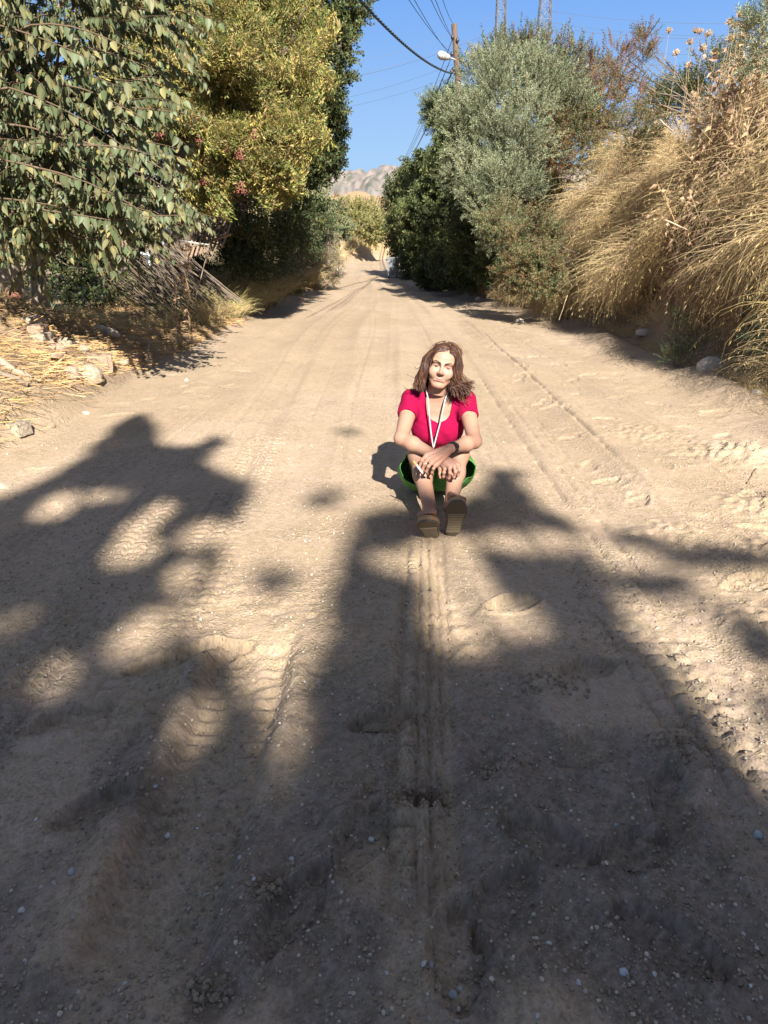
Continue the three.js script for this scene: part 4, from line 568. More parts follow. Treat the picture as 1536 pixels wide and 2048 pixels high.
// dry grass of the bank: fallen, bowed drifts towards the road, shrivelled stalks between
seed = 3400;
{
  const g = tag(new THREE.Group(), 'golden dry grass bowing over the right bank', 'grass', null, 'stuff'); g.name = 'bank_grass'; scene.add(g);
  const bow = [], fine = [], dead = [], tuft = [];
  const face = (x, D) => { const e = 0.15; return V(-(groundH(x + e, -D, false) - groundH(x - e, -D, false)) / (2 * e), 1, (groundH(x, -D - e, false) - groundH(x, -D + e, false)) / (2 * e)).normalize(); };
  const put = (list, x, D, s, o = {}) => {
    const n = face(x, D), up = n.multiplyScalar(o.n ?? 0.25).add(V(0, 0.7, 0)).normalize(), yaw = (o.yaw ?? -2.75) + gauss() * (o.spread ?? 0.35), q = new THREE.Quaternion().setFromUnitVectors(V(0, 1, 0), up).multiply(new THREE.Quaternion().setFromAxisAngle(V(0, 1, 0), yaw)), t = rr(0.8, 1.15);
    list.push({ p: V(x, groundH(x, -D, false) - 0.03, -D), q, s: s * rr(0.8, 1.25), c: [t, t * rr(0.95, 1.03), t * rr(0.88, 1.08)], k: Math.floor(rnd() * 20) });
  };
  // great bowed drifts: clumps of tufts that fan out from shared roots
  for (const [x0, D0, sx, sd, n, sc] of [[4.55, 11.8, 0.4, 0.8, 21, 1.0], [4.3, 10.8, 0.3, 0.7, 13, 0.9], [4.9, 12.8, 0.5, 0.8, 14, 1.0], [4.8, 10.2, 0.4, 0.5, 6, 0.9], [4.75, 7.6, 0.4, 0.5, 12, 1.0], [4.55, 6.9, 0.3, 0.4, 8, 0.9], [5.3, 8.8, 0.4, 0.5, 7, 1.05], [4.3, 10.0, 0.2, 0.4, 7, 0.8], [5.0, 13.8, 0.5, 0.7, 12, 1], [4.2, 14.2, 0.35, 0.6, 14, 1.0], [3.9, 13.3, 0.25, 0.5, 10, 0.9], [3.75, 15.2, 0.3, 0.5, 10, 1.0]]) for (let c = 0; c < n; c++) { const cx = x0 + gauss() * sx, cd = D0 + gauss() * sd, cs = sc * rr(0.75, 1.3), cy = -2.75 + gauss() * 0.3, m = Math.round(rr(7, 15)); for (let k = 0; k < m; k++) put(bow, cx + gauss() * 0.09, cd + gauss() * 0.12, cs, { yaw: cy, spread: 0.3 }); }
  for (let k = 0; k < 300; k++) { const D = rr(6, 14.5), x = XR(D) + rr(0.75, 1.6); if (fbm(x * 1.2, D * 1.2, 2, 140) > -0.25) put(fine, x, D, rr(0.7, 1.1), { n: 1.2 }); }
  for (let k = 0; k < 1500; k++) { const D = rr(6.6, 12), x = XR(D) + 0.4 + Math.pow(rnd(), 0.8) * 1.9; if (fbm(x * 0.9 + 4, D * 0.9, 2, 141) > -0.3) if (D < 10.6 || rnd() < 0.45) put(dead, x, D, rr(0.8, 1.6), { n: 0.15, spread: 3 }); }
  for (let k = 0; k < 480; k++) { const D = 9.3 + gauss() * 0.8, x = 4.4 + gauss() * 0.4; put(dead, x, D, rr(1, 2), { n: 0.15, spread: 3 }); }
  for (let k = 0; k < 260; k++) { const D = rr(7, 11), x = XR(D) + rr(1.2, 2.6); put(dead, x, D, rr(0.9, 1.5), { n: 0.1, spread: 3 }); }
  for (let k = 0; k < 700; k++) { const D = rr(3.5, 17), x = XR(D) + 0.12 + Math.pow(rnd(), 1.6) * 0.9; put(tuft, x, D, rr(0.25, 0.7), { spread: 3 }); }
  for (let k = 0; k < 90; k++) { const D = rr(4.8, 7.5), x = XR(D) + rr(0.05, 0.9); put(tuft, x, D, rr(0.3, 0.6), { spread: 3 }); }
  for (let k = 0; k < 300; k++) { const D = rr(14, 34), x = XR(D) + rr(0.15, 1.6); put(tuft, x, D, rr(0.8, 1.4), { spread: 3 }); }
  for (let k = 0; k < 500; k++) { const D = rr(-6, 6.5), x = XR(D) + rr(0.4, 3); put(rnd() < 0.5 ? fine : bow, x, D, rr(0.7, 1)); }
  copies('bowed_blades', G.bow, mDry, bow, g); copies('fine_blades', G.fine, mDry, fine, g); copies('dead_stalks', G.dead, mDry, dead, g); copies('short_tufts', G.tuft, mDry, tuft, g);
}
// hanging tussocks that stand out, one by one
seed = 3500;
[['thick dry grass tussock hanging down at the right edge', [1585, 450], 2.75, 1.3, 120], ['dry grass tuft arching over the top of the hanging tussock', [1600, 400], 2.75, 1.4, 60], ['feathery dry grass plume drooping above the shaded hollow', [1480, 290], 2.5, 1.1, 80], ['dry grass tussock slumped over the bank foot', [1330, 575], 2.85, 0.9, 90], ['pale dry grass drift slumping left of the shaded hollow', [1270, 530], 2.8, 0.95, 80], ['dry feather-grass plume below the green shrub', [985, 500], 2.9, 1.0, 60], ['dry grass plume at the right skyline edge', [1540, 160], 2.7, 0.9, 60]].forEach(([label, [px, py], yaw, L, n]) => {
  const m = solo('grass_tussock', bowTuft(n, L * 1.2, 0.006, 1.2, 0.5, GOLD, 2), mDry, hit(px, py, 4, 0.02).add(V(0.06, -0.05, 0)), label, 'grass tussock', 'hanging grass tussocks'); m.rotation.y = yaw + Math.PI * 2;
});
// thistle stalks against the sky
seed = 3600;
{
  const spots = [[1338, 62, 'dry thistle with a tilted head left of the tallest thistle stalk'], [1391, 62, 'dry thistle head second from the left of the skyline group'], [1400, 64, 'dry thistle head leaning right in the skyline group'], [1417, 68, 'dark round thistle head in the skyline group'], [1459, 45, 'pale thistle head below the tallest one'], [1480, 30, 'tallest dry thistle stalk on the right skyline'], [1471, 51, 'small thistle head beside the pale one'], [1486, 51, 'dark thistle head under the tallest stalk'], [1491, 57, 'brown thistle head close under the dark one'], [1511, 44, 'rightmost dark thistle head on the skyline'], [1504, 50, 'thistle head just left of the rightmost one'], [1460, 79, 'round brown thistle head half way up the group'], [1488, 72, 'thistle head on a short stalk at the right'], [1406, 97, 'low thistle head left in the group'], [1380, 85, 'leftmost pale thistle head of the skyline group'], [1353, 106, 'lone small thistle head far left of the group'], [1430, 106, 'clustered thistle heads low in the group'], [1379, 131, 'dark flat thistle head against the shrub'], [1304, 185, 'pale thistle head in the grass below the skyline'], [1304, 228, 'white thistle head in front of the brown stalks'], [1316, 264, 'white thistle head among brown stalks, upper of three'], [1322, 270, 'white thistle head among brown stalks, middle of three'], [1302, 281, 'white thistle head among brown stalks, lowest of three'], [1476, 196, 'pale thistle head at the right among bowed grass'], [1377, 237, 'pale thistle head left of the bowed plume'], [1393, 195, 'thistle head beside the leaning bare stalk']];
  for (const [px, py, label] of spots) { let D = 7.5, h, x; for (; D < 14; D += 0.1) { h = at(px, py, D); x = h.x + 0.08; if (h.y - groundH(x, -D - 0.1, false) < 1.85) break; } thistle(label, V(x, groundH(x, -D - 0.1, false), -D - 0.1), h, { r: 0.007, leaves: 7, branches: rnd() < 0.35 ? 1 : 0, col: vary([0.42, 0.31, 0.19], 0.15), headS: 1.55, group: 'thistle stalks on the right bank' }); }
}
[['leaning bare stem crossing the shrub on the right slope', at(1018, 455, 13.4), at(1080, 590, 12.2), 0.012], ['long pale stem leaning over the bowed grass', at(1320, 240, 8.7), at(1345, 262, 8.4), 0.008], ['thin root stem dangling over the bare earth bank', at(1135, 590, 11.8), at(1118, 640, 11.6), 0.008], ['broken pale stalk lying across the dead stems', at(1330, 440, 8.7), at(1375, 460, 8.5), 0.01]].forEach(([l, a, b, r]) => logThing('stick', l, a, b, r, [0.42, 0.33, 0.22], 'stick'));
seed = 3700;
[[1425, 712, 7.4, 0.15, 0.12, 'dusty grey boulder half hidden in dry grass on the right'], [1508, 812, 6.2, 0.06, 0.035, 'small pale stone at the right road edge'], [960, 584, 17.5, 0.12, 0.09, 'grey stone in the shade at the right bank foot'], [1040, 628, 13, 0.1, 0.06, 'pale stone in leaf litter below the right bank'], [1290, 655, 9.9, 0.12, 0.08, 'dark stone under the slumped grass']].forEach(([px, py, D, s, h, label]) => { const p = at(px, py, D); solo('stone', rockGeo(s, h, s * 0.8, [0.40, 0.35, 0.29]), stoneMat, V(p.x, groundH(p.x, -D) + h * 0.2, -D), label, 'stone', 'stones at the right bank'); });
// pale container beside the road far off
{
  const D = 29, base = onGround(0.36, D), g = thing('waste_container', 'pale grey metal waste container at the roadside before the bend', 'container', base), c = [0.2, 0.205, 0.215], b = new Buf();
  const ring = (y, w, d) => [[-w, -d], [w, -d], [w, d], [-w, d]].map(([x, z]) => b.v(x, y, z, vary(c, 0.12))); const A = ring(0.1, 0.2, 0.26), B = ring(0.72, 0.25, 0.3);
  for (let k = 0; k < 4; k++) { const e = (k + 1) % 4; b.t(A[k], B[e], A[e], A[k], B[k], B[e]); } b.t(A[0], A[1], A[2], A[0], A[2], A[3]);
  part('bin_body', b.geo(), std({ roughness: 0.4, metalness: 0.25, side: THREE.DoubleSide }), g);
  const lid = part('lid', new THREE.BoxGeometry(0.54, 0.05, 0.64), new THREE.MeshStandardMaterial({ color: new THREE.Color().setRGB(0.17, 0.175, 0.18), roughness: 0.5 }), g); lid.position.y = 0.75; lid.rotation.z = 0.05;
  for (const x of [-0.09, 0.09]) { const r = part('rib', new THREE.BoxGeometry(0.035, 0.58, 0.03), new THREE.MeshStandardMaterial({ color: new THREE.Color().setRGB(0.22, 0.22, 0.23), roughness: 0.5 }), g); r.position.set(x, 0.42, 0.3); r.rotation.x = 0.06; }
  for (const [x, z] of [[-0.16, 0.2], [0.16, 0.2], [-0.16, -0.2], [0.16, -0.2]]) { const w = part('wheel', new THREE.CylinderGeometry(0.06, 0.06, 0.04, 12), new THREE.MeshStandardMaterial({ color: 0x222222 }), g); w.position.set(x, 0.06, z); w.rotation.z = Math.PI / 2; }
}
// ---------------------------------------------------------------- pole, lamp, cables, pylons
seed = 3800;
const flat = (r, g, b, o = {}) => new THREE.MeshStandardMaterial({ color: new THREE.Color().setRGB(r, g, b), roughness: 0.7, ...o });
const wireMat = flat(0.03, 0.035, 0.045), alum = flat(0.13, 0.135, 0.145, { metalness: 0.2, roughness: 0.6 });
const poleTop = at(908, 48, 24), poleLow = at(919, 200, 24), dirP = poleTop.clone().sub(poleLow).normalize(), poleBase = poleTop.clone().addScaledVector(dirP, -(poleTop.y - 1.2) / dirP.y);
{
  poleBase.y = groundH(poleBase.x, poleBase.z, false) - 0.1;
  const g = thing('utility_pole', 'weathered wooden utility pole with street lamp on the right', 'pole', poleBase), o = poleBase.clone().negate(), L = p => p.clone().add(o), b = new Buf();
  const pts = rep(13, (_, k) => L(poleBase.clone().lerp(poleTop, k / 12)));
  b.tube(pts, t => mix(0.125, 0.08, t), 12, (t, a) => { const m = 0.7 + 0.6 * hash2(Math.floor(a * 5), Math.floor(t * 8), 3); return [0.125 * m, 0.085 * m, 0.058 * m]; });
  part('post', b.geo(true), std({ roughness: 0.95 }), g);
  const pin = (px, py, nm) => { const p = at(px, py, 23.9), q = at(px + (px < 912 ? 8 : -8), py + 5, 24), bb = new Buf(); bb.tube([L(q), L(p)], [0.015, 0.015], 5, [0.05, 0.05, 0.055]); bb.tube([L(p).add(V(0, -0.04, 0)), L(p), L(p).add(V(0, 0.05, 0)), L(p).add(V(0, 0.09, 0))], [0.03, 0.055, 0.05, 0.02], 8, [0.04, 0.035, 0.04]); part(nm, bb.geo(true), std({ roughness: 0.4 }), g); };
  pin(905, 76, 'insulator'); pin(915, 82, 'insulator'); pin(904, 110, 'insulator'); pin(923, 120, 'insulator'); pin(903, 145, 'insulator'); pin(907, 140, 'insulator');
  const a0 = L(at(911, 120, 24)), a1 = L(at(900, 116, 23.6)), ab = new Buf(); ab.tube([a0, a0.clone().lerp(a1, 0.5), a1], [0.025, 0.025, 0.025], 6, [0.45, 0.46, 0.47]); part('lamp_arm', ab.geo(true), std({ roughness: 0.5 }), g);
  const c0 = L(at(877, 109, 23.2)), c1 = a1, hb = new Buf(), N = 9; hb.tube(rep(N, (_, k) => c0.clone().lerp(c1, k / (N - 1))), rep(N, (_, k) => { const t = k / (N - 1); return 0.03 + 0.085 * Math.pow(Math.sin(Math.PI * Math.pow(t, 0.6) * 0.92 + 0.12), 0.8); }), 12, [0.45, 0.45, 0.44]);
  const head = part('lamp_head', hb.geo(true), std({ roughness: 0.45 }), g);
  const lens = part('lamp_lens', new THREE.SphereGeometry(1, 14, 10), flat(0.32, 0.33, 0.34, { roughness: 0.25 }), head); lens.position.copy(c0.clone().lerp(c1, 0.38).add(V(0, -0.045, 0))); lens.scale.set(0.14, 0.06, 0.075);
}
function cable(label, a, b, sag, r, mat = wireMat, twist = 0, group) {
  const mid = a.clone().lerp(b, 0.5), N = 24, pts = rep(N + 1, (_, k) => { const t = k / N; return a.clone().lerp(b, t).add(V(0, -4 * sag * t * (1 - t), 0)).sub(mid); });
  const gs = []; const B = new Buf();
  if (twist) { const fine = new THREE.CatmullRomCurve3(pts).getPoints(180); for (const ph of [0, 2.1, 4.2]) B.tube(fine.map((p, i) => p.clone().add(V(Math.cos(i * twist + ph) * r * 0.9, Math.sin(i * twist + ph) * r * 0.9, 0))), () => r, 4, [0.03, 0.05, 0.06], false); }
  else B.tube(pts, () => r, 4, [1, 1, 1], false);
  return solo('overhead_cable', B.geo(true), twist ? std({ roughness: 0.7 }) : mat, mid, label, 'cable', group);
}
cable('thick twisted black cable sagging from the upper left to the pole', at(575, -175, 10), at(902, 146, 23.9), 0.3, 0.016, wireMat, 0.8);
cable('dark cable dropping from the pole along the road', at(903, 147, 23.9), at(798, 352, 62), 0.3, 0.014, wireMat, 0.8);
[[[716, -160, 8], [905, 108, 23.9], 'thin wire to the lower left insulator'], [[745, -160, 8.5], [903, 112, 23.9], 'second thin wire reaching the lamp insulator'], [[800, -150, 9], [905, 76, 23.9], 'thin wire to the upper insulator of the pole'], [[820, -150, 9.4], [907, 78, 23.9], 'thin wire close right of the upper insulator wire'], [[850, -120, 10], [908, 50, 24], 'thin wire meeting the pole tip']].forEach(([a, b, l]) => cable(l, at(...a), at(...b), 0.12, 0.0065));
[[[905, 78, 24], [796, 340, 62], 'thin wire descending behind the twisted cable'], [[904, 112, 24], [793, 345, 62], 'thin wire descending lowest from the lamp insulator'], [[915, 84, 24], [800, 342, 62], 'thin wire descending from the right insulator']].forEach(([a, b, l]) => cable(l, at(...a), at(...b), 0.3, 0.01));
{ // distant pole
  const D = 62, b0 = at(797, 400, D), t0 = at(796, 336, D), base = V(b0.x, groundH(b0.x, -D, false), -D), g = thing('utility_pole', 'distant double utility pole on the skyline above the bend', 'pole', base), bm = flat(0.12, 0.1, 0.08);
  for (const dx of [-0.12, 0.12]) { const b = new Buf(); b.tube([V(dx, 0, 0), V(dx, t0.y - base.y, 0)], [0.09, 0.07], 6, [1, 1, 1]); part('post', b.geo(true), bm, g); }
  const b = new Buf(); b.tube([V(-0.45, t0.y - base.y - 0.4, 0), V(0.45, t0.y - base.y - 0.4, 0)], [0.05, 0.05], 4, [1, 1, 1]); part('crossarm', b.geo(true), bm, g);
}
function pylon(label, D, x, yLow, yTop, w0, w1, lean, bay) {
  const base = V(x, yLow, -D), g = thing('lattice_pylon', label, 'pylon', base, 'pylons on the skyline'), H = yTop - yLow, corner = (k, t) => { const w = mix(w0, w1, t) / 2; return V((k & 1 ? 1 : -1) * w + lean * t, H * t, (k & 2 ? 1 : -1) * w); };
  for (let k = 0; k < 4; k++) { const b = new Buf(); b.tube([corner(k, 0), corner(k, 1)], [0.085, 0.075], 4, [1, 1, 1]); part('leg', b.geo(), alum, g); }
  const n = Math.round(H / bay), faces = [[0, 1], [1, 3], [3, 2], [2, 0]];
  for (let i = 0; i < n; i++) for (const [p, q] of faces) { const t0 = i / n, t1 = (i + 1) / n; for (const [u, v] of [[corner(p, t0), corner(q, t1)], [corner(q, t0), corner(p, t1)], [corner(p, t1), corner(q, t1)]]) { const b = new Buf(); b.tube([u, v], [0.04, 0.04], 3, [1, 1, 1]); part('brace', b.geo(), alum, g); } }
  return { g, corner, H };
}
{
  const D = 115, t = at(1005, -60, D), m = at(1003, 110, D); pylon('slim steel lattice pylon left of the other on the skyline', D, m.x, m.y - 10, t.y + 4, 1.75, 0.95, (t.x - m.x) * 1.2, 1.5);
  const D2 = 112, t2 = at(1093, -10, D2), m2 = at(1086, 115, D2), P2 = pylon('wider lattice pylon with cross-arm on the skyline', D2, m2.x, m2.y - 10, t2.y, 2.9, 1.3, (t2.x - m2.x) * 1.4, 1.4);
  const b = new Buf(), y = P2.H; for (const s of [-1, 1]) { b.tube([V((t2.x - m2.x) * 1.4 + s * 0.65, y, 0), V((t2.x - m2.x) * 1.4 + s * 0.9, y + 3, 0)], [0.09, 0.07], 4, [1, 1, 1]); } part('top_horn', b.geo(), flat(0.55, 0.12, 0.1), P2.g);
  const lines = [[22, 0, 'highest'], [45, 4, 'second highest'], [54, -2, 'third'], [83, 6, 'fourth'], [108, 2, 'lowest']];
  lines.forEach(([py, s, w]) => { cable(`${w} thin conductor from the pylons to the right edge`, at(1090, py - 2, 113), at(1760, py + 6 + s, 90), 1.2, 0.016, alum, 0, 'pylon conductors'); cable(`${w} thin conductor from the pylons across the road gap`, at(1005, py, 114), at(300, py + 120 + s * 3, 100), 3, py < 50 ? 0.014 : 0.013, py < 50 ? alum : wireMat, 0, 'pylon conductors'); });
}
// ---------------------------------------------------------------- the big tree behind the photographer whose dappled shade falls on the road
seed = 4100;
{
  const polyA = [[-2.23, 3.71], [-2.13, 4.06], [-2.09, 4.54], [-2.18, 5.52], [-2.11, 5.87], [-1.87, 5.44], [-1.65, 4.85], [-1.39, 4.72], [-1.27, 5.13], [-1.17, 4.92], [-1.23, 4.37], [-0.83, 4.01], [-0.76, 3.71], [-0.79, 3.33], [-0.79, 3.08], [-0.74, 2.75], [-0.77, 2.52], [-0.86, 2.61], [-0.77, 2.28], [-0.69, 2.18], [-0.54, 2.18], [-0.47, 1.85], [-0.37, 1.85], [-0.3, 1.53], [-0.2, 0.81], [-0.2, -2.5], [-3.2, -2.5], [-3, 0.8], [-2.5, 1.6], [-2.5, 3.0], [-2.4, 3.4]];
  const polyB = [[-0.14, 3.47], [0.03, 3.58], [0.17, 3.55], [0.27, 3.47], [0.57, 3.79], [0.75, 4.21], [0.87, 3.83], [0.91, 3.47], [1.03, 3.4], [0.99, 2.85], [0.99, 2.52], [0.98, 2.21], [1.03, 1.99], [1.03, 1.77], [1.02, 1.57], [1.06, 1.42], [1.3, 1.1], [2.6, 0.4], [2.8, -2.5], [-0.2, -2.5], [-0.2, 0.81], [-0.3, 1.53], [-0.32, 1.88], [-0.25, 2.02], [-0.21, 2.21], [-0.25, 2.52], [-0.18, 3.02]];
  const lit = [[-1.63, 3.77, 0.1, 0.13], [-1.25, 3.53, 0.07, 0.14], [-1.27, 3.28, 0.09, 0.15], [-0.93, 3.2, 0.1, 0.18], [-1.21, 2.99, 0.12, 0.17], [-0.9, 2.75, 0.08, 0.12], [-0.92, 2.25, 0.09, 0.17], [-1.14, 1.98, 0.09, 0.12], [-1.48, 2.32, 0.05, 0.13], [-0.6, 1.73, 0.05, 0.11], [-0.29, 1.7, 0.04, 0.14], [0.32, 2.75, 0.09, 0.18], [0.32, 2.41, 0.09, 0.22], [0.33, 3.06, 0.11, 0.11], [0.73, 3.11, 0.18, 0.1], [0.52, 2.36, 0.06, 0.07], [0.07, 2.88, 0.07, 0.07], [-1.84, 3.63, 0.11, 0.24]];
  const dim = [[-0.47, 2.73, 0.12, 0.07], [-0.47, 2.56, 0.06, 0.06], [-0.27, 5.2, 0.13, 0.13], [-0.36, 3.75, 0.14, 0.17], [0.78, 4.16, 0.12, 0.12], [1.19, 2.65, 0.2, 0.12], [1.54, 2.92, 0.26, 0.13], [1.3, 1.75, 0.12, 0.12], [1.5, 1.5, 0.2, 0.12], [1.92, 2.88, 0.28, 0.12], [1.38, 2.2, 0.1, 0.2], [1.75, 2.25, 0.16, 0.1], [1.25, 3.15, 0.14, 0.1], [0.17, 3.9, 0.09, 0.09], [0.39, 4.08, 0.06, 0.07]];
  const inPoly = (P, x, y) => { let c = false; for (let i = 0, j = P.length - 1; i < P.length; j = i++) if ((P[i][1] > y) !== (P[j][1] > y) && x < (P[j][0] - P[i][0]) * (y - P[i][1]) / (P[j][1] - P[i][1]) + P[i][0]) c = !c; return c; };
  const inside = (L, x, y, k = 1) => L.some(([cx, cy, rx, ry]) => Math.hypot((x - cx) / (rx + k), (y - cy) / (ry + k)) < 1);
  const inP = (x, D) => inPoly(polyA, x, D) || inPoly(polyB, x, D), covers = (x, D) => (inP(x, D) && inP(x - 0.02, D) && inP(x + 0.02, D) && inP(x, D + 0.02)) ? !inside(lit, x, D, x < -0.5 ? 0.035 : D < 2 ? 0.02 : 0.09) : inside(dim, x, D, -0.02) && rnd() < (D > 3.6 && x < 0 ? 0.2 : x > 1 ? 0.9 : 0.5);
  const base = onGround(3.3, -14.5), g = thing('shade_tree', 'large leafy tree behind the photographer casting dappled shade on the road', 'tree', base), list = [];
  const twigs = rep(5, () => leafyTwig({ len: 0.035, n: 2, twigR: 0.002, leafL: 0.062, leafW: 0.045, rise: 0.3, mess: 0.6, cols: [[0.11, 0.14, 0.06], [0.14, 0.16, 0.07], [0.09, 0.12, 0.05]] }));
  for (let k = 0, n = 0; n < 80000 && k < 500000; k++) {
    const x = rr(-3.2, 2.8), D = -2.5 + 8.5 * rnd(); if (!covers(x, D)) continue;
    const h = 17 + 4 * fbm(x * 0.7, D * 0.7, 3, 150) + rr(-1.4, 1.4); n++;
    list.push({ p: V(x, 0, -D).addScaledVector(SUN, h).sub(base), q: qTo(rdir().add(V(0, 0.3, 0))), s: rr(0.75, 1.15), k: Math.floor(rnd() * 20) });
  }
  const fork = V(-0.1, 5, -0.2), lb = new Buf();
  part('trunk', barkTube(new Buf(), [V(0, -0.3, 0), V(0.1, 1.2, 0), V(0.0, 3, -0.1), fork], 0.42, 0.3, 14).geo(true), barkMat, g);
  for (let k = 0; k < 90; k++) { const e = list[Math.floor(rnd() * list.length)].p, pts = wander(fork, e, 6, 0.2); if (pts.some(p => { const w = p.clone().add(base), s = w.y / SUN.y; return !covers(w.x - SUN.x * s, -(w.z - SUN.z * s)) && w.z - SUN.z * s < -1; })) continue; barkTube(lb, pts, 0.09, 0.012, 6); }
  part('limbs', lb.geo(true), barkMat, g);
  copies('foliage', twigs, mLeaf, list, g);
}
// ---------------------------------------------------------------- pebbles and grit on the road
seed = 4300;
{
  const grey = [0.30, 0.305, 0.315], pale = [0.43, 0.415, 0.39];
  [[848, 1930, 0.010, pale, 'white pebble left in the group of pebbles at the bottom'], [862, 1920, 0.009, grey, 'grey pebble behind the white one at the bottom'], [877, 1953, 0.007, pale, 'small angular white pebble right of the white one'], [906, 1972, 0.014, grey, 'largest flat grey pebble in the bottom group'], [921, 1964, 0.010, grey, 'oblong grey pebble leaning on the largest one'], [918, 2003, 0.007, pale, 'small white pebble below the largest grey one'], [855, 1994, 0.005, pale, 'tiny white pebble below the bottom group'], [1075, 2040, 0.007, pale, 'white pebble at the bottom picture edge'], [1157, 1965, 0.008, pale, 'lone white pebble right of the bottom group'], [248, 1961, 0.008, pale, 'lone white pebble at the lower left'], [144, 1743, 0.014, grey, 'blue-grey stone chip left of the deep rut'], [332, 1651, 0.011, pale, 'white pebble in the deep rut'], [311, 1571, 0.008, grey, 'grey pebble above left of the deep rut'], [252, 1615, 0.009, grey, 'blue-grey pebble left of the white rut pebble'], [508, 1767, 0.008, pale, 'white pebble at the dark clod right of the rut'], [742, 1665, 0.010, pale, 'white pebble left of the motorbike track'], [583, 1711, 0.009, pale, 'round pale pebble right of the rut'], [480, 1712, 0.008, pale, 'pale pebble on the right edge of the rut'], [1515, 1672, 0.018, grey, 'flat bluish stone on the square tyre print'], [1233, 1644, 0.009, grey, 'grey pebble beside the footprint on the right'], [1382, 1617, 0.006, pale, 'small pale pebble left of the flat bluish stone'], [1101, 1515, 0.007, pale, 'white pebble above the dark scuff'], [1197, 1185, 0.010, pale, 'white pebble at the edge of the dappled shade'], [1101, 1323, 0.007, pale, 'white pebble behind the low mound'], [625, 1503, 0.007, pale, 'pale pebble below the sunlit strip'], [43, 1816, 0.011, [0.5, 0.43, 0.36], 'tan pebble near the lower left edge'], [1310, 1943, 0.008, pale, 'oblong pale pebble at the lower right'], [1098, 1887, 0.008, pale, 'pale chip above right of the bottom group'], [1248, 1935, 0.013, [0.4, 0.4, 0.42], 'flat pale pebble half sunk at the lower right']].forEach(([px, py, r, c, label]) => {
    const F = 1024 / Math.tan(73.74 * Math.PI / 360), v = (1024 - py) / F, t = CAM_H / (Math.sin(PITCH) - v * Math.cos(PITCH)), D = t * (Math.cos(PITCH) + v * Math.sin(PITCH)), x = (px - 768) / F * t;
    const m = solo('pebble', rockGeo(r * 0.85, r * 0.55, r * rr(0.55, 0.8), c, 1), stoneMat, onGround(x, D).add(V(0, r * 0.15, 0)), label, 'pebble', 'pebbles on the road'); m.rotation.y = rr(0, 6);
  });
  const grain = rep(4, () => { const g = new THREE.IcosahedronGeometry(1, 0); const p = g.attributes.position; for (let i = 0; i < p.count; i++) { const k = 0.75 + 0.5 * hash2(Math.round(p.getX(i) * 50), Math.round(p.getY(i) * 50 + p.getZ(i) * 70), Math.floor(rnd() * 0) + 3); p.setXYZ(i, p.getX(i) * k, p.getY(i) * k * 0.7, p.getZ(i) * k); } g.deleteAttribute('uv'); g.deleteAttribute('normal'); return g; });
  const list = [];
  for (let k = 0; k < 42000; k++) {
    const D = 0.75 + 4.2 * Math.pow(rnd(), 1.5), x = rr(-0.75, 0.8) * (0.6 + D * 0.7); if (rnd() > 0.12 + 0.88 * grit2(x, D)) continue;
    const s = 0.0011 + 0.006 * Math.pow(rnd(), 3.4), w = rnd(), c = w > 0.988 ? [0.45, 0.44, 0.43] : w > 0.82 ? [0.40, 0.34, 0.27] : [0.26, 0.2, 0.145]; list.push({ p: onGround(x, D).add(V(0, s * 0.3, 0)), q: qTo(rdir()), s, c: vary(c, 0.25), k: Math.floor(rnd() * 12) });
  }
  for (const [mx, md, r, n] of [[0.1, 1.44, 0.1, 260], [0.33, 1.55, 0.07, 160], [-0.36, 0.93, 0.05, 120], [-0.27, 1.15, 0.05, 90], [0.98, 1.15, 0.09, 80], [0.55, 1.9, 0.12, 120], [0.85, 1.6, 0.1, 90], [-0.68, 1.5, 0.08, 60]]) for (let k = 0; k < n; k++) { const x = mx + gauss() * r, D = md + gauss() * r * 0.6, s = 0.002 + 0.009 * Math.pow(rnd(), 2.5); list.push({ p: onGround(x, D).add(V(0, s * 0.3, 0)), q: qTo(rdir()), s, c: vary([0.24, 0.18, 0.125], 0.2), k: Math.floor(rnd() * 12) }); }
  const g = tag(new THREE.Group(), 'fine grit and crumbs scattered over the near road', 'grit', null, 'stuff'); g.name = 'road_grit'; scene.add(g);
  copies('grit', grain, new THREE.MeshStandardMaterial({ roughness: 0.95 }), list, g);
}
[[1495, 965, 1512, 940, 'dark twig lying on the sunlit sand at the right edge', 0.006], [790, 1000, 806, 1008, 'small dark twig beside the shadow of the woman', 0.004], [980, 1825, 983, 1832, 'short pale straw on the near road', 0.0015]].forEach(([a, b, c, d, label, r]) => { const gp = (px, py) => { const F = 1024 / Math.tan(73.74 * Math.PI / 360), v = (1024 - py) / F, t = CAM_H / (Math.sin(PITCH) - v * Math.cos(PITCH)); return onGround((px - 768) / F * t, t * (Math.cos(PITCH) + v * Math.sin(PITCH))).add(V(0, r * 0.6, 0)); }; logThing('twig', label, gp(a, b), gp(c, d), r, [0.2, 0.14, 0.1], 'twig'); });
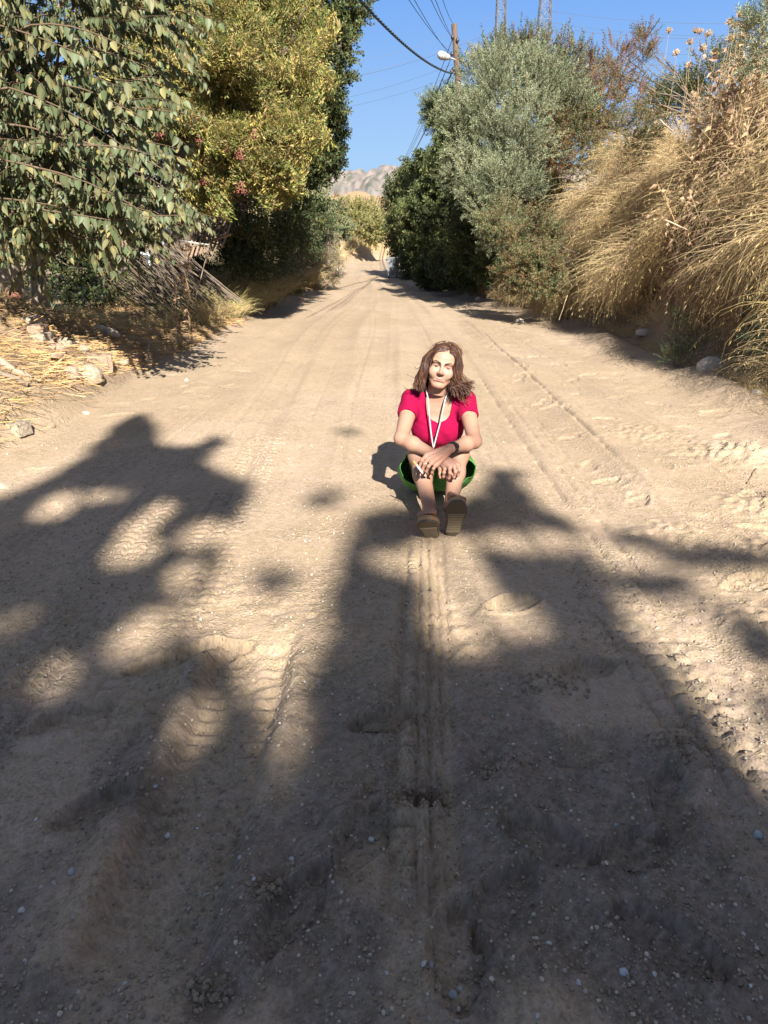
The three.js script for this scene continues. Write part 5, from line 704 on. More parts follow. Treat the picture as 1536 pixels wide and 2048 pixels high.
// ---------------------------------------------------------------- the woman sitting on the road
seed = 5100;
const sub3 = (a, b) => [a[0] - b[0], a[1] - b[1], a[2] - b[2]], add3 = (a, b, s = 1) => [a[0] + b[0] * s, a[1] + b[1] * s, a[2] + b[2] * s], dot3 = (a, b) => a[0] * b[0] + a[1] * b[1] + a[2] * b[2];
const cap = (a, b, ra, rb = ra) => { const d = sub3(b, a), L = dot3(d, d); return p => { const e = sub3(p, a), t = clamp(dot3(e, d) / L), x = e[0] - d[0] * t, y = e[1] - d[1] * t, z = e[2] - d[2] * t; return Math.sqrt(x * x + y * y + z * z) - mix(ra, rb, t); }; };
const ell = (c, r) => p => { const x = (p[0] - c[0]) / r[0], y = (p[1] - c[1]) / r[1], z = (p[2] - c[2]) / r[2], k = Math.sqrt(x * x + y * y + z * z), k2 = Math.sqrt(x * x / (r[0] * r[0]) + y * y / (r[1] * r[1]) + z * z / (r[2] * r[2])); return k2 > 1e-6 ? k * (k - 1) / k2 : -Math.min(...r); };
const smin = (a, b, k) => { const h = Math.max(k - Math.abs(a - b), 0) / k; return Math.min(a, b) - h * h * k * 0.25; };
const blend = (k, fs) => p => { let d = fs[0](p); for (let i = 1; i < fs.length; i++) d = smin(d, fs[i](p), k); return d; };
// smooth surface of a distance field on a grid (dual vertices), with colours from the place on the body
function skinMesh(f, lo, hi, cell, colour) {
  const n = [0, 1, 2].map(k => Math.ceil((hi[k] - lo[k]) / cell) + 1), F = new Float32Array(n[0] * n[1] * n[2]), id = new Int32Array(F.length).fill(-1), P = [], N = [], C = [], I = [];
  const at3 = (i, j, k) => (k * n[1] + j) * n[0] + i;
  for (let k = 0; k < n[2]; k++) for (let j = 0; j < n[1]; j++) for (let i = 0; i < n[0]; i++) F[at3(i, j, k)] = f([lo[0] + i * cell, lo[1] + j * cell, lo[2] + k * cell]);
  const E = [[0, 1], [0, 2], [0, 4], [1, 3], [1, 5], [2, 3], [2, 6], [3, 7], [4, 5], [4, 6], [5, 7], [6, 7]];
  for (let k = 0; k < n[2] - 1; k++) for (let j = 0; j < n[1] - 1; j++) for (let i = 0; i < n[0] - 1; i++) {
    const v = []; let m = 0; for (let c = 0; c < 8; c++) { const d = F[at3(i + (c & 1), j + (c >> 1 & 1), k + (c >> 2))]; v.push(d); if (d < 0) m |= 1 << c; }
    if (!m || m === 255) continue;
    let x = 0, y = 0, z = 0, q = 0; for (const [a, b] of E) if ((v[a] < 0) !== (v[b] < 0)) { const t = v[a] / (v[a] - v[b]); x += mix(a & 1, b & 1, t); y += mix(a >> 1 & 1, b >> 1 & 1, t); z += mix(a >> 2, b >> 2, t); q++; }
    const p = [lo[0] + (i + x / q) * cell, lo[1] + (j + y / q) * cell, lo[2] + (k + z / q) * cell]; id[at3(i, j, k)] = P.length / 3; P.push(...p);
    const e = cell * 0.5, g = [f([p[0] + e, p[1], p[2]]) - f([p[0] - e, p[1], p[2]]), f([p[0], p[1] + e, p[2]]) - f([p[0], p[1] - e, p[2]]), f([p[0], p[1], p[2] + e]) - f([p[0], p[1], p[2] - e])], L = Math.hypot(...g) || 1; N.push(g[0] / L, g[1] / L, g[2] / L); C.push(...colour(p, [g[0] / L, g[1] / L, g[2] / L]));
  }
  for (let k = 1; k < n[2] - 1; k++) for (let j = 1; j < n[1] - 1; j++) for (let i = 1; i < n[0] - 1; i++) {
    const a = F[at3(i, j, k)] < 0, q = (w, s, t, u) => { if (w < 0 || s < 0 || t < 0 || u < 0) return; a ? I.push(w, s, t, w, t, u) : I.push(w, t, s, w, u, t); };
    if (a !== F[at3(i + 1, j, k)] < 0) q(id[at3(i, j - 1, k - 1)], id[at3(i, j, k - 1)], id[at3(i, j, k)], id[at3(i, j - 1, k)]);
    if (a !== F[at3(i, j + 1, k)] < 0) q(id[at3(i - 1, j, k - 1)], id[at3(i - 1, j, k)], id[at3(i, j, k)], id[at3(i, j, k - 1)]);
    if (a !== F[at3(i, j, k + 1)] < 0) q(id[at3(i - 1, j - 1, k)], id[at3(i, j - 1, k)], id[at3(i, j, k)], id[at3(i - 1, j, k)]);
  }
  const g = new THREE.BufferGeometry(); g.setAttribute('position', new THREE.Float32BufferAttribute(P, 3)); g.setAttribute('normal', new THREE.Float32BufferAttribute(N, 3)); g.setAttribute('color', new THREE.Float32BufferAttribute(C, 3)); g.setIndex(I); return g;
}
{
  const BASE = V(0.315, groundH(0.315, -3.85, false), -3.85), g = thing('person', 'seated woman in crimson T-shirt and green shorts with forearms crossed on her knees', 'person', BASE);
  const A = (px, py, D) => { const p = at(px, py, D); return [p.x, p.y, p.z]; };
  const SKIN = [0.31, 0.178, 0.124], shoR = [0.150, 0.560, -3.765], shoL = [0.455, 0.560, -3.765], elR = [0.092, 0.415, -3.54], elL = [0.485, 0.402, -3.53], wrR = [0.262, 0.366, -3.405], wrL = [0.335, 0.408, -3.365];
  const hipR = [0.235, 0.125, -3.88], hipL = [0.395, 0.125, -3.88], knR = [0.188, 0.325, -3.535], knL = [0.40, 0.33, -3.53], anR = [0.234, 0.128, -3.215], anL = [0.342, 0.125, -3.265];
  const neckB = [0.302, 0.585, -3.775], HC = [0.310, 0.765, -3.69];
  // torso without clothes
  const torso = blend(0.07, [ell([0.313, 0.135, -3.88], [0.165, 0.125, 0.13]), ell([0.31, 0.27, -3.87], [0.135, 0.13, 0.105]), ell([0.303, 0.45, -3.825], [0.145, 0.15, 0.095]), cap([0.195, 0.55, -3.79], [0.41, 0.55, -3.79], 0.058), ell([0.25, 0.41, -3.755], [0.07, 0.07, 0.065]), ell([0.357, 0.41, -3.755], [0.07, 0.07, 0.065]), cap([0.303, 0.56, -3.8], [0.303, 0.60, -3.785], 0.075, 0.055)]);
  const armR = blend(0.02, [cap(shoR, elR, 0.05, 0.036), ell(shoR, [0.055, 0.055, 0.055]), cap(elR, add3(elR, sub3(wrR, elR), 0.35), 0.037, 0.039), cap(add3(elR, sub3(wrR, elR), 0.35), wrR, 0.039, 0.024)]);
  const armL = blend(0.02, [cap(shoL, elL, 0.05, 0.036), ell(shoL, [0.055, 0.055, 0.055]), cap(elL, add3(elL, sub3(wrL, elL), 0.35), 0.037, 0.039), cap(add3(elL, sub3(wrL, elL), 0.35), wrL, 0.039, 0.024)]);
  const leg = (hip, kn, an, s) => { const mid = add3(kn, sub3(an, kn), 0.35); return blend(0.03, [cap(hip, kn, 0.085, 0.054), ell(add3(kn, [0, 0.004, 0.012]), [0.05, 0.05, 0.05]), cap(kn, mid, 0.047, 0.05), cap(add3(mid, [0, -0.015, -0.015]), an, 0.047, 0.033)]); };
  // feet: axis from heel to toe, and the way up from the sole
  const feet = [{ heel: [0.238, 0.052, -3.165], dir: [-0.19, 0.645, 0.74], an: anR }, { heel: [0.350, 0.062, -3.20], dir: [0.05, 0.885, 0.46], an: anL }].map(o => { const L = Math.hypot(...o.dir), d = o.dir.map(v => v / L), up0 = [0, d[2], -d[1]], k = dot3(up0, d), u = add3(up0, d, -k), M = Math.hypot(...u); o.d = d; o.u = u.map(v => v / M); o.s = [d[1] * o.u[2] - d[2] * o.u[1], d[2] * o.u[0] - d[0] * o.u[2], d[0] * o.u[1] - d[1] * o.u[0]]; o.q = (a, h, w) => add3(add3(add3(o.heel, o.d, a), o.u, h), o.s, w); return o; });
  const foot = (o, m) => { const q = o.q, fs = [cap(q(0.0, 0.03, 0), q(0.08, 0.032, 0), 0.031, 0.034), cap(q(0.08, 0.032, 0), q(0.165, 0.02, 0), 0.034, 0.022), cap(q(0.06, 0.055, 0), o.an, 0.034, 0.034), cap(q(0.01, 0.04, 0), o.an, 0.031, 0.034), cap(q(0.15, 0.016, -0.022), q(0.165, 0.016, 0.024), 0.02)]; for (let t = 0; t < 5; t++) { const w = m * (-0.036 + t * 0.0175), L = 0.218 - t * 0.009 - (t === 0 ? 0.004 : 0), r = t === 0 ? 0.0125 : 0.0088; fs.push(cap(q(0.17, 0.014, w), q(L - 0.018, 0.02, w * 1.05), r), cap(q(L - 0.018, 0.02, w * 1.05), q(L, 0.012, w * 1.05), r, r * 0.85)); } return blend(0.012, fs); };
  const legR = leg(hipR, knR, anR), legL = leg(hipL, knL, anL), footR = foot(feet[0], 1), footL = foot(feet[1], -1);
  const neck = blend(0.03, [cap(neckB, add3(HC, [0, -0.07, -0.03]), 0.056, 0.05), torso]);
  const tone = (p, n) => { const v = 1 + 0.07 * fbm(p[0] * 40 + p[2] * 31, p[1] * 40, 3, 200) + 0.05 * fbm(p[0] * 160, p[1] * 160 + p[2] * 90, 2, 201), r = 1 + 0.08 * fbm(p[0] * 25 + 7, p[1] * 25 + p[2] * 25, 2, 202); return [SKIN[0] * v * r, SKIN[1] * v, SKIN[2] * v]; };
  const bodyF = p => { let d = Math.min(armR(p), armL(p)); d = Math.min(d, smin(legR(p), footR(p), 0.02)); d = Math.min(d, smin(legL(p), footL(p), 0.02)); return Math.min(d, neck(p)); };
  const bodyCol = (p, n) => { const c = tone(p, n); if (p[1] < 0.28 && p[2] > -3.3) return [c[0] * 0.95, c[1] * 0.92, c[2] * 0.92]; const dk = Math.min(Math.hypot(p[0] - 0.188, p[1] - 0.30, p[2] + 3.48), 1); if (Math.hypot((p[0] - 0.176) / 0.008, (p[1] - 0.272) / 0.012) < 1 && p[2] > -3.5) return [0.2, 0.12, 0.09]; return dk < 0.04 ? [c[0] * 1.03, c[1] * 0.95, c[2] * 0.92] : c; };
  const geos = [skinMesh(bodyF, [0.02, -0.03, -4.04], [0.58, 0.69, -2.97], 0.0075, bodyCol)];
  // ---- hands
  const hand = (wr, pre, palm, fingers, thumb) => blend(0.0065, [cap(add3(wr, sub3(pre, wr), 0.25), wr, 0.028, 0.0245), ...palm.map(([a, b, r]) => cap(a, b, r)), ...fingers.flatMap(f => f.p.slice(1).map((q, i) => cap(f.p[i], q, f.r * (1 - 0.1 * i), f.r * (1 - 0.1 * (i + 1))))), ...thumb.slice(1).map((q, i) => cap(thumb[i], q, 0.0115 - 0.0015 * i, 0.0105 - 0.0015 * i))]);
  // her left hand, with the watch: lies over the right wrist, fingers hanging, cigarette between index and middle
  const kL = [A(853, 910, 3.325), A(857, 918, 3.31), A(864, 925, 3.305), A(872, 930, 3.31)];
  const hL = hand(wrL, elL, kL.map((k, i) => [add3(wrL, [[-0.0, 0.012, 0.0], [0, 0.004, 0.006], [0, -0.004, 0.006], [0, -0.012, 0.004]][i]), k, 0.0145]), [
    { r: 0.0095, p: [kL[0], A(844, 920, 3.30), A(838, 935, 3.30), A(837, 943, 3.31)] },
    { r: 0.0098, p: [kL[1], A(849, 928, 3.285), A(845, 940, 3.29), A(844, 947, 3.305)] },
    { r: 0.0095, p: [kL[2], A(857, 933, 3.28), A(853, 943, 3.29), A(855, 948, 3.315)] },
    { r: 0.0085, p: [kL[3], A(867, 937, 3.285), A(864, 945, 3.295), A(866, 949, 3.315)] }], [add3(wrL, [-0.012, -0.004, -0.012]), A(868, 915, 3.365), A(854, 926, 3.36), A(846, 936, 3.345)]);
  // her right hand, tattooed on the back: comes out beneath, fingers curled down over the left knee
  const kR = [A(890, 935, 3.345), A(899, 934, 3.33), A(908, 932, 3.33), A(916, 930, 3.34)];
  const hR = hand(wrR, elR, kR.map((k, i) => [add3(wrR, [[0, -0.010, 0.006], [0, -0.004, 0.006], [0, 0.004, 0.004], [0, 0.012, 0.0]][i]), k, 0.0145]), [
    { r: 0.0095, p: [kR[0], A(888, 945, 3.315), A(887, 953, 3.325), A(886, 957, 3.35)] },
    { r: 0.0098, p: [kR[1], A(900, 946, 3.30), A(898, 956, 3.315), A(895, 960, 3.345)] },
    { r: 0.0095, p: [kR[2], A(911, 944, 3.305), A(908, 954, 3.315), A(904, 958, 3.345)] },
    { r: 0.0085, p: [kR[3], A(919, 941, 3.32), A(916, 950, 3.33), A(912, 954, 3.355)] }], [add3(wrR, [0.012, -0.012, 0.0]), A(880, 938, 3.36), A(880, 948, 3.35), A(881, 955, 3.345)]);
  const handCol = p => { const c = tone(p); return [c[0] * 0.97, c[1] * 0.9, c[2] * 0.92]; };
  const tatCol = (p, n) => { const c = handCol(p), back = Math.hypot((p[0] - 0.325) / 0.045, (p[1] - 0.335) / 0.03), w = Math.abs(fbm(p[0] * 130, p[1] * 130, 2, 210)); return n[2] > 0.2 && back < 1 && p[1] > 0.31 && w < 0.045 ? [0.14, 0.11, 0.11] : c; };
  const bbox = (pts, m) => [[0, 1, 2].map(k => Math.min(...pts.map(p => p[k])) - m), [0, 1, 2].map(k => Math.max(...pts.map(p => p[k])) + m)];
  const bL = bbox([wrL, ...kL, A(837, 945, 3.3), A(866, 950, 3.28)], 0.035), bR = bbox([wrR, ...kR, A(886, 960, 3.3), A(919, 945, 3.36)], 0.035);
  geos.push(skinMesh(hL, bL[0], bL[1], 0.003, handCol), skinMesh(hR, bR[0], bR[1], 0.003, tatCol));
  // ---- head, in its own axes: x to picture right, y up, z out of the face
  const turn = new THREE.Quaternion().setFromEuler(new THREE.Euler(-0.10, -0.10, -0.20, 'ZYX')), hp = V(...HC);
  const headF = blend(0.018, [ell([0, 0.032, -0.012], [0.071, 0.084, 0.092]), ell([0, -0.03, 0.028], [0.058, 0.066, 0.058]), ell([0, -0.088, 0.055], [0.027, 0.02, 0.022]), ell([-0.038, -0.022, 0.06], [0.026, 0.028, 0.022]), ell([0.038, -0.022, 0.06], [0.026, 0.028, 0.022]), cap([-0.05, -0.04, 0.0], [-0.02, -0.088, 0.045], 0.024, 0.016), cap([0.05, -0.04, 0.0], [0.02, -0.088, 0.045], 0.024, 0.016), ell([0, 0.05, 0.04], [0.06, 0.045, 0.045])]);
  const nose = blend(0.01, [cap([0, 0.022, 0.086], [0, -0.02, 0.106], 0.007, 0.0115), ell([-0.011, -0.026, 0.094], [0.009, 0.0075, 0.011]), ell([0.011, -0.026, 0.094], [0.009, 0.0075, 0.011])]);
  const brow = p => Math.min(cap([-0.012, 0.026, 0.085], [-0.048, 0.032, 0.066], 0.008, 0.006)(p), cap([0.012, 0.026, 0.085], [0.048, 0.032, 0.066], 0.008, 0.006)(p));
  const lids = p => Math.min(ell([-0.032, 0.008, 0.0605], [0.0145, 0.0095, 0.0105])(p), ell([0.032, 0.008, 0.0605], [0.0145, 0.0095, 0.0105])(p));
  const lipU = blend(0.006, [cap([-0.024, -0.0665, 0.071], [0, -0.058, 0.0785], 0.0045, 0.005), cap([0.024, -0.0665, 0.071], [0, -0.058, 0.0785], 0.0045, 0.005)]), lipM = ell([0, -0.0565, 0.0805], [0.015, 0.004, 0.005]), lipD = ell([0, -0.0655, 0.0785], [0.0175, 0.0045, 0.0055]);
  const sock = p => Math.min(ell([-0.032, 0.012, 0.088], [0.017, 0.012, 0.014])(p), ell([0.032, 0.012, 0.088], [0.017, 0.012, 0.014])(p));
  const ear = p => Math.min(ell([-0.074, -0.005, -0.012], [0.01, 0.03, 0.018])(p), ell([0.074, -0.005, -0.012], [0.01, 0.03, 0.018])(p));
  const faceF = p => {
    let d = headF(p); d = smin(d, nose(p), 0.012); d = smin(d, brow(p), 0.014);
    const s = sock(p); d = Math.max(d, -s) + Math.max(0.009 - Math.abs(d + s), 0) ** 2 / 0.036;
    d = smin(d, lids(p), 0.005); d = smin(d, Math.min(lipU(p), lipM(p)), 0.007); d = smin(d, lipD(p), 0.005);
    d = Math.max(d, -ell([0, -0.0603, 0.096], [0.023, 0.0014, 0.012])(p)); d = Math.max(d, -cap([-0.021, 0.0048, 0.0805], [-0.043, 0.0045, 0.074], 0.0014)(p)); d = Math.max(d, -cap([0.021, 0.0048, 0.0805], [0.043, 0.0045, 0.074], 0.0014)(p));
    for (const sx of [-1, 1]) d = Math.max(d, -cap([sx * 0.018, -0.03, 0.09], [sx * 0.033, -0.062, 0.076], 0.0022)(p));
    return Math.min(smin(d, cap([0, -0.06, -0.02], [0, -0.14, -0.05], 0.052, 0.05)(p), 0.02), ear(p));
  };
  const faceCol = p => {
    let c = tone(add3([0, 0, 0], p)).map(v => v * 1.15); const [x, y, z] = p, ax = Math.abs(x);
    if (z > 0.03) {
      c = mix3(c, [0.26, 0.105, 0.078], 0.5 * sstep(0.02, 0.004, Math.hypot(x, (y + 0.02) * 0.8)) * sstep(0.085, 0.1, z));
      const bt = (ax - 0.012) / 0.036, by = 0.0235 + 0.009 * Math.sin(clamp(bt) * 2.0); if (bt > -0.08 && bt < 1.05 && Math.abs(y - by) < 0.0048 * (1.15 - 0.7 * clamp(bt))) c = [0.06, 0.035, 0.025];
      const eu = (ax - 0.032) / 0.0145, ev = (y - 0.0062 + 0.0012 * eu) / (0.0052 * (1 - eu * eu) + 0.0004); if (Math.abs(eu) < 1 && Math.abs(ev) < 1) c = Math.abs(eu) < 0.5 || ev > 0.3 ? [0.022, 0.014, 0.011] : [0.16, 0.12, 0.1]; else if (Math.abs(eu) < 1.1 && y > 0.004 && y < 0.0145) c = mix3(c, [0.17, 0.085, 0.06], 0.5);
      if (Math.abs(x) < 0.025 && y < -0.052 && y > -0.073 && z > 0.07) { const lip = Math.min(lipU(p), lipM(p), lipD(p)); if (lip < 0.0012) c = [0.24, 0.105, 0.085]; }
      if (Math.hypot((ax - 0.0085) / 0.0045, (y + 0.0335) / 0.003) < 1 && z > 0.088) c = [0.1, 0.045, 0.035];
    }
    return c;
  };
  const toWorld = geo => { geo.applyMatrix4(new THREE.Matrix4().compose(hp, turn, V(1, 1, 1))); return geo; };
  geos.push(toWorld(skinMesh(faceF, [-0.092, -0.15, -0.115], [0.092, 0.13, 0.13], 0.0023, faceCol)));
  const body = mergeGeometries(geos); body.translate(-BASE.x, -BASE.y, -BASE.z);
  const skinMat = new THREE.MeshPhysicalMaterial({ vertexColors: true, roughness: 0.5, specularIntensity: 0.5 });
  part('body', body, skinMat, g);
  const place = geo => { geo.translate(-BASE.x, -BASE.y, -BASE.z); return geo; };
  // ---- T-shirt: the torso a little larger, cap sleeves, scooped neck
  const sl = (s, e) => cap(add3(s, sub3(e, s), -0.08), add3(s, sub3(e, s), 0.36), 0.061, 0.055);
  
  const cutArm = (s, e) => { const d = sub3(e, s), L = Math.hypot(...d), n = d.map(v => v / L), o = add3(s, d, 0.38); return p => dot3(sub3(p, o), n); };
  const cR = cutArm(shoR, elR), cL = cutArm(shoL, elL), sR = sl(shoR, elR), sL = sl(shoL, elL), shirtOut = blend(0.03, [p => torso(p) - 0.0085, p => Math.max(sR(p), cR(p)), p => Math.max(sL(p), cL(p))]);
  const scoop = p => { const x = p[0] - 0.303, yTop = 0.468; const w = 0.062 + 0.01 * sstep(0.47, 0.6, p[1]); const front = Math.max(Math.abs(x) - w, yTop + 0.035 * Math.pow(Math.abs(x) / 0.062, 3) - 0.012 * Math.exp(-Math.pow(x / 0.012, 2)) - p[1], -(p[2] + 3.80)); const round = Math.hypot(x / 0.078, (p[2] + 3.79) / 0.07) - 1; return Math.min(front, Math.max(round * 0.07, 0.575 - p[1])); };
  const wrinkle = p => 0.0022 * Math.sin((p[0] - 0.3) * 60 + p[1] * 35 + 5 * fbm(p[0] * 9, p[1] * 9, 2, 220)) + 0.003 * fbm(p[0] * 20, p[1] * 26 + p[2] * 10, 2, 221);
  const shirtF = p => { let d = shirtOut(p) + wrinkle(p); d = Math.max(d, -(torso(p) + 0.012), 0.185 - p[1]); return Math.max(d, -scoop(p)); };
  part('t_shirt', place(skinMesh(shirtF, [0.05, 0.18, -4.0], [0.56, 0.66, -3.6], 0.0055, p => { const v = 1 + 0.06 * fbm(p[0] * 50, p[1] * 50 + p[2] * 30, 2, 222); return [0.24 * v, 0.0025, 0.036 * v]; })), new THREE.MeshPhysicalMaterial({ vertexColors: true, roughness: 0.95, specularIntensity: 0.25 }), g);
  // ---- wide green shorts: two open legs falling from the thighs to the road
  const sb = new Buf(), GREEN = [0.085, 0.27, 0.05];
  for (const [hip, kn, sgn] of [[hipR, knR, -1], [hipL, knL, 1]]) {
    const NA = 44, NT = 16; let rows = [];
    for (const inner of [0, 1]) for (let t = 0; t <= NT; t++) {
      const T = t / NT, c = add3(hip, sub3(kn, hip), T * 0.72), row = []; c[0] += sgn * 0.012 * T; c[1] -= 0.055 * T;
      for (let k = 0; k < NA; k++) {
        const a = k / NA * Math.PI * 2, fold = (0.012 * vnoise(a * 2.2 + sgn * 5, T * 2, 301) + 0.006 * Math.sin(a * 6 + T * 4 + sgn + 2 * vnoise(a, T * 3, 302)) + 0.004 * vnoise(a * 6, T * 7, 303)) * (0.3 + 0.7 * T), r = 0.14 * Math.sqrt(Math.sin(Math.min(1, T / 0.22 + 0.02) * 1.5708)) - 0.04 * T * T + fold - inner * 0.004, x = c[0] + Math.cos(a) * (r * 0.95) , y = c[1] + Math.sin(a) * r, z = c[2] + 0.03 * T * Math.sin(a) * 0.4 + 0.008 * Math.sin(a * 3 + sgn) * T;
        const m = 1 + 0.1 * vnoise(a * 8, T * 9, 3); row.push(sb.v(x - BASE.x, Math.max(y, 0.006 + inner * 0.003 + 0.006 * Math.sin(a * 9)) - BASE.y, z - BASE.z, [GREEN[0] * m, GREEN[1] * m, GREEN[2] * m]));
      }
      rows.push(row);
    }
    const quad = (A, B, flip) => { for (let k = 0; k < NA; k++) { const e = (k + 1) % NA; flip ? sb.t(A[k], B[e], A[e], A[k], B[k], B[e]) : sb.t(A[k], A[e], B[e], A[k], B[e], B[k]); } };
    for (let t = 0; t < NT; t++) { quad(rows[t], rows[t + 1]); quad(rows[NT + 1 + t], rows[NT + 2 + t], true); }
    quad(rows[NT], rows[2 * NT + 1]);
  }
  const shortsGeo = sb.geo(true);
  const seat = place(skinMesh(p => Math.max(Math.max(torso(p) - 0.012, p[1] - 0.205), 0.002 - p[1]), [0.1, -0.01, -4.06], [0.53, 0.27, -3.7], 0.009, () => GREEN));
  const shorts = mergeGeometries([shortsGeo, seat]);
  part('shorts', shorts, std({ roughness: 0.85, side: THREE.DoubleSide }), g);
  // ---- hair
  const hb = new Buf(), HAIR = [[0.038, 0.017, 0.011], [0.055, 0.024, 0.014], [0.025, 0.013, 0.009], [0.085, 0.037, 0.02]], W = p => V(...p).applyQuaternion(turn).add(hp).sub(BASE);
  const lock = (pts, r, c) => { const cv = new THREE.CatmullRomCurve3(pts).getPoints(12).map(p => W([p.x, p.y, p.z])); hb.tube(cv, t => r * (0.75 + 0.4 * Math.sin(t * 2.6)) * (1 - 0.9 * Math.pow(t, 4)) + 0.0006, 4, t => mix3(c, [c[0] * 1.5, c[1] * 1.45, c[2] * 1.35], t * 0.7)); };
  for (let k = 0; k < 1900; k++) {
    const s = rnd() < 0.5 ? -1 : 1, zr = mix(0.066, -0.075, Math.pow(rnd(), 0.75)), part0 = 0.016, top = 0.123 - 6.5 * zr * zr + (zr < 0 ? 0 : -2.5 * zr * zr), front = sstep(0.02, 0.066, zr), lay = rr(0, 0.02), c = vary(HAIR[Math.floor(rnd() * 4)], 0.25);
    const A2 = 0.082 - 1.6 * Math.pow(zr + 0.01, 2) * 4 + lay * 1.1, wind = s > 0 ? Math.pow(rnd(), 2) : 0, end = rr(-0.15, -0.065) - (s < 0 ? 0.0 : -0.01), out = s > 0 ? 0.02 + 0.065 * wind : 0.014 + 0.024 * rnd();
    const sx = x => part0 * (1 - Math.abs(x) / 0.09) + s * x, zs = zr * 0.8 + front * -0.005;
    const pts = [V(part0 + s * 0.004, top - 0.004 + lay * 0.3, zr), V(sx(0.035), top + 0.0 + lay * 0.4 - 0.006, zr * 0.98 + 0.004), V(sx(0.066), top - 0.034 + lay * 0.3, zs + 0.004), V(s * (A2 - 0.003), 0.03, zs), V(s * (A2 + 0.004), -0.03, zs + rr(-0.008, 0.008)), V(s * (A2 + out * 0.5), -0.075 + (wind > 0.4 ? 0.015 : 0), zs * 0.9 - 0.005), V(s * (A2 + out * (wind > 0.3 ? 1.2 : 0.75) - (s < 0 ? 0.012 * rnd() : 0)), end + wind * 0.03, zs * 0.85 + rr(-0.02, 0.015))];
    const wv = rr(0, 6); for (let q = 3; q < 7; q++) { pts[q].x += 0.009 * Math.sin(q * 1.7 + wv) + gauss() * 0.002; pts[q].z += 0.008 * Math.cos(q * 1.5 + wv); }
    if (front > 0.6 && s < 0 && rnd() < 0.55) { pts[2].set(-0.045, 0.078, 0.073); pts[3].set(-0.062, 0.035, 0.066); pts[4].set(-0.064, -0.02, 0.056); pts[5].set(-0.07 - rnd() * 0.012, -0.07, 0.04); }
    if (front > 0.6 && s > 0 && rnd() < 0.5) { pts[2].set(0.055, 0.075, 0.067); pts[3].set(0.07, 0.03, 0.055); pts[4].set(0.076, -0.02, 0.042); }
    lock(pts, rr(0.0014, 0.0034), c);
  }
  for (let k = 0; k < 240; k++) { const a = rr(1.7, 4.58), c = vary(HAIR[Math.floor(rnd() * 3)], 0.2), x = Math.sin(a), z = Math.cos(a), l = rr(0, 0.012); lock([V(0.01 + x * 0.02, 0.118, -0.02 + z * 0.02), V(x * 0.055, 0.095 + l, -0.012 + z * 0.065), V(x * 0.08, 0.03, -0.012 + z * (0.10 + l)), V(x * 0.084, -0.06, -0.015 + z * (0.1 + l)), V(x * 0.09, rr(-0.19, -0.13), -0.02 + z * 0.095)], rr(0.004, 0.007), c); }
  for (let k = 0; k < 70; k++) { const c = vary(HAIR[3], 0.3), t = rnd(), s = rnd() < 0.9 ? 1 : -1; if (t < 0.35) lock([V(rr(-0.03, 0.02), 0.12, rr(-0.03, 0.04)), V(s * rr(0.0, 0.03), rr(0.128, 0.142), rr(-0.03, 0.03)), V(s * rr(0.05, 0.08), rr(0.1, 0.125), rr(-0.02, 0.02)), V(s * rr(0.08, 0.1), rr(0.05, 0.09), rr(-0.03, 0.02))], 0.0009, c); else { const y = rr(-0.1, 0.02); lock([V(s * 0.08, y + 0.05, rr(-0.03, 0.03)), V(s * 0.1, y, rr(-0.03, 0.03)), V(s * rr(0.12, 0.15), y - rr(0.03, 0.06), rr(-0.04, 0.02)), V(s * rr(0.14, 0.21), y - rr(0.03, 0.09), rr(-0.05, 0.02))], 0.001, c); } }
  const capGeo = toWorld(skinMesh(p => { const d = ell([0.0, 0.034, -0.016], [0.077, 0.09, 0.096])(p); return Math.max(d, p[1] < 0.085 ? (p[2] - mix(0.0, 0.05, sstep(0.0, 0.085, p[1]))) : p[2] - 0.066, -p[1] - 0.05); }, [-0.1, -0.07, -0.13], [0.1, 0.14, 0.1], 0.006, () => [0.06, 0.028, 0.017])); place(capGeo);
  part('hair', mergeGeometries([hb.geo(true), capGeo]), new THREE.MeshPhysicalMaterial({ vertexColors: true, roughness: 0.42, specularIntensity: 0.8 }), g);
  for (const s of [-1, 1]) { const m = part('earring', new THREE.TorusGeometry(0.008, 0.0026, 8, 16), flat(0.8, 0.55, 0.18, { metalness: 1, roughness: 0.25 }), g); m.position.copy(W([s * 0.074, -0.052, 0.012])); m.scale.set(0.8, 1.5, 1); m.rotation.y = 0.5; }
  // ---- white cord round the neck
  const cord = new Buf(), tip = A(866, 893, 3.60), cordPts = [W([-0.05, -0.115, -0.06]), null]; const C2 = (px, py, D) => V(...A(px, py, D)).sub(BASE);
  for (const pts of [[[852, 776, 3.735], [856, 800, 3.678], [859, 835, 3.655], [862, 865, 3.645], [866, 892, 3.63]], [[898, 778, 3.735], [890, 800, 3.678], [883, 835, 3.655], [875, 865, 3.645], [868, 892, 3.63]]]) cord.tube(new THREE.CatmullRomCurve3(pts.map(a => C2(...a))).getPoints(20), () => 0.0042, 6, [0.36, 0.355, 0.345]);
  cord.tube([C2(865, 890, 3.628), C2(867, 896, 3.627), C2(869, 890, 3.628)], () => 0.0045, 6, [0.36, 0.355, 0.345]);
  part('cord', cord.geo(true), std({ roughness: 0.8 }), g);
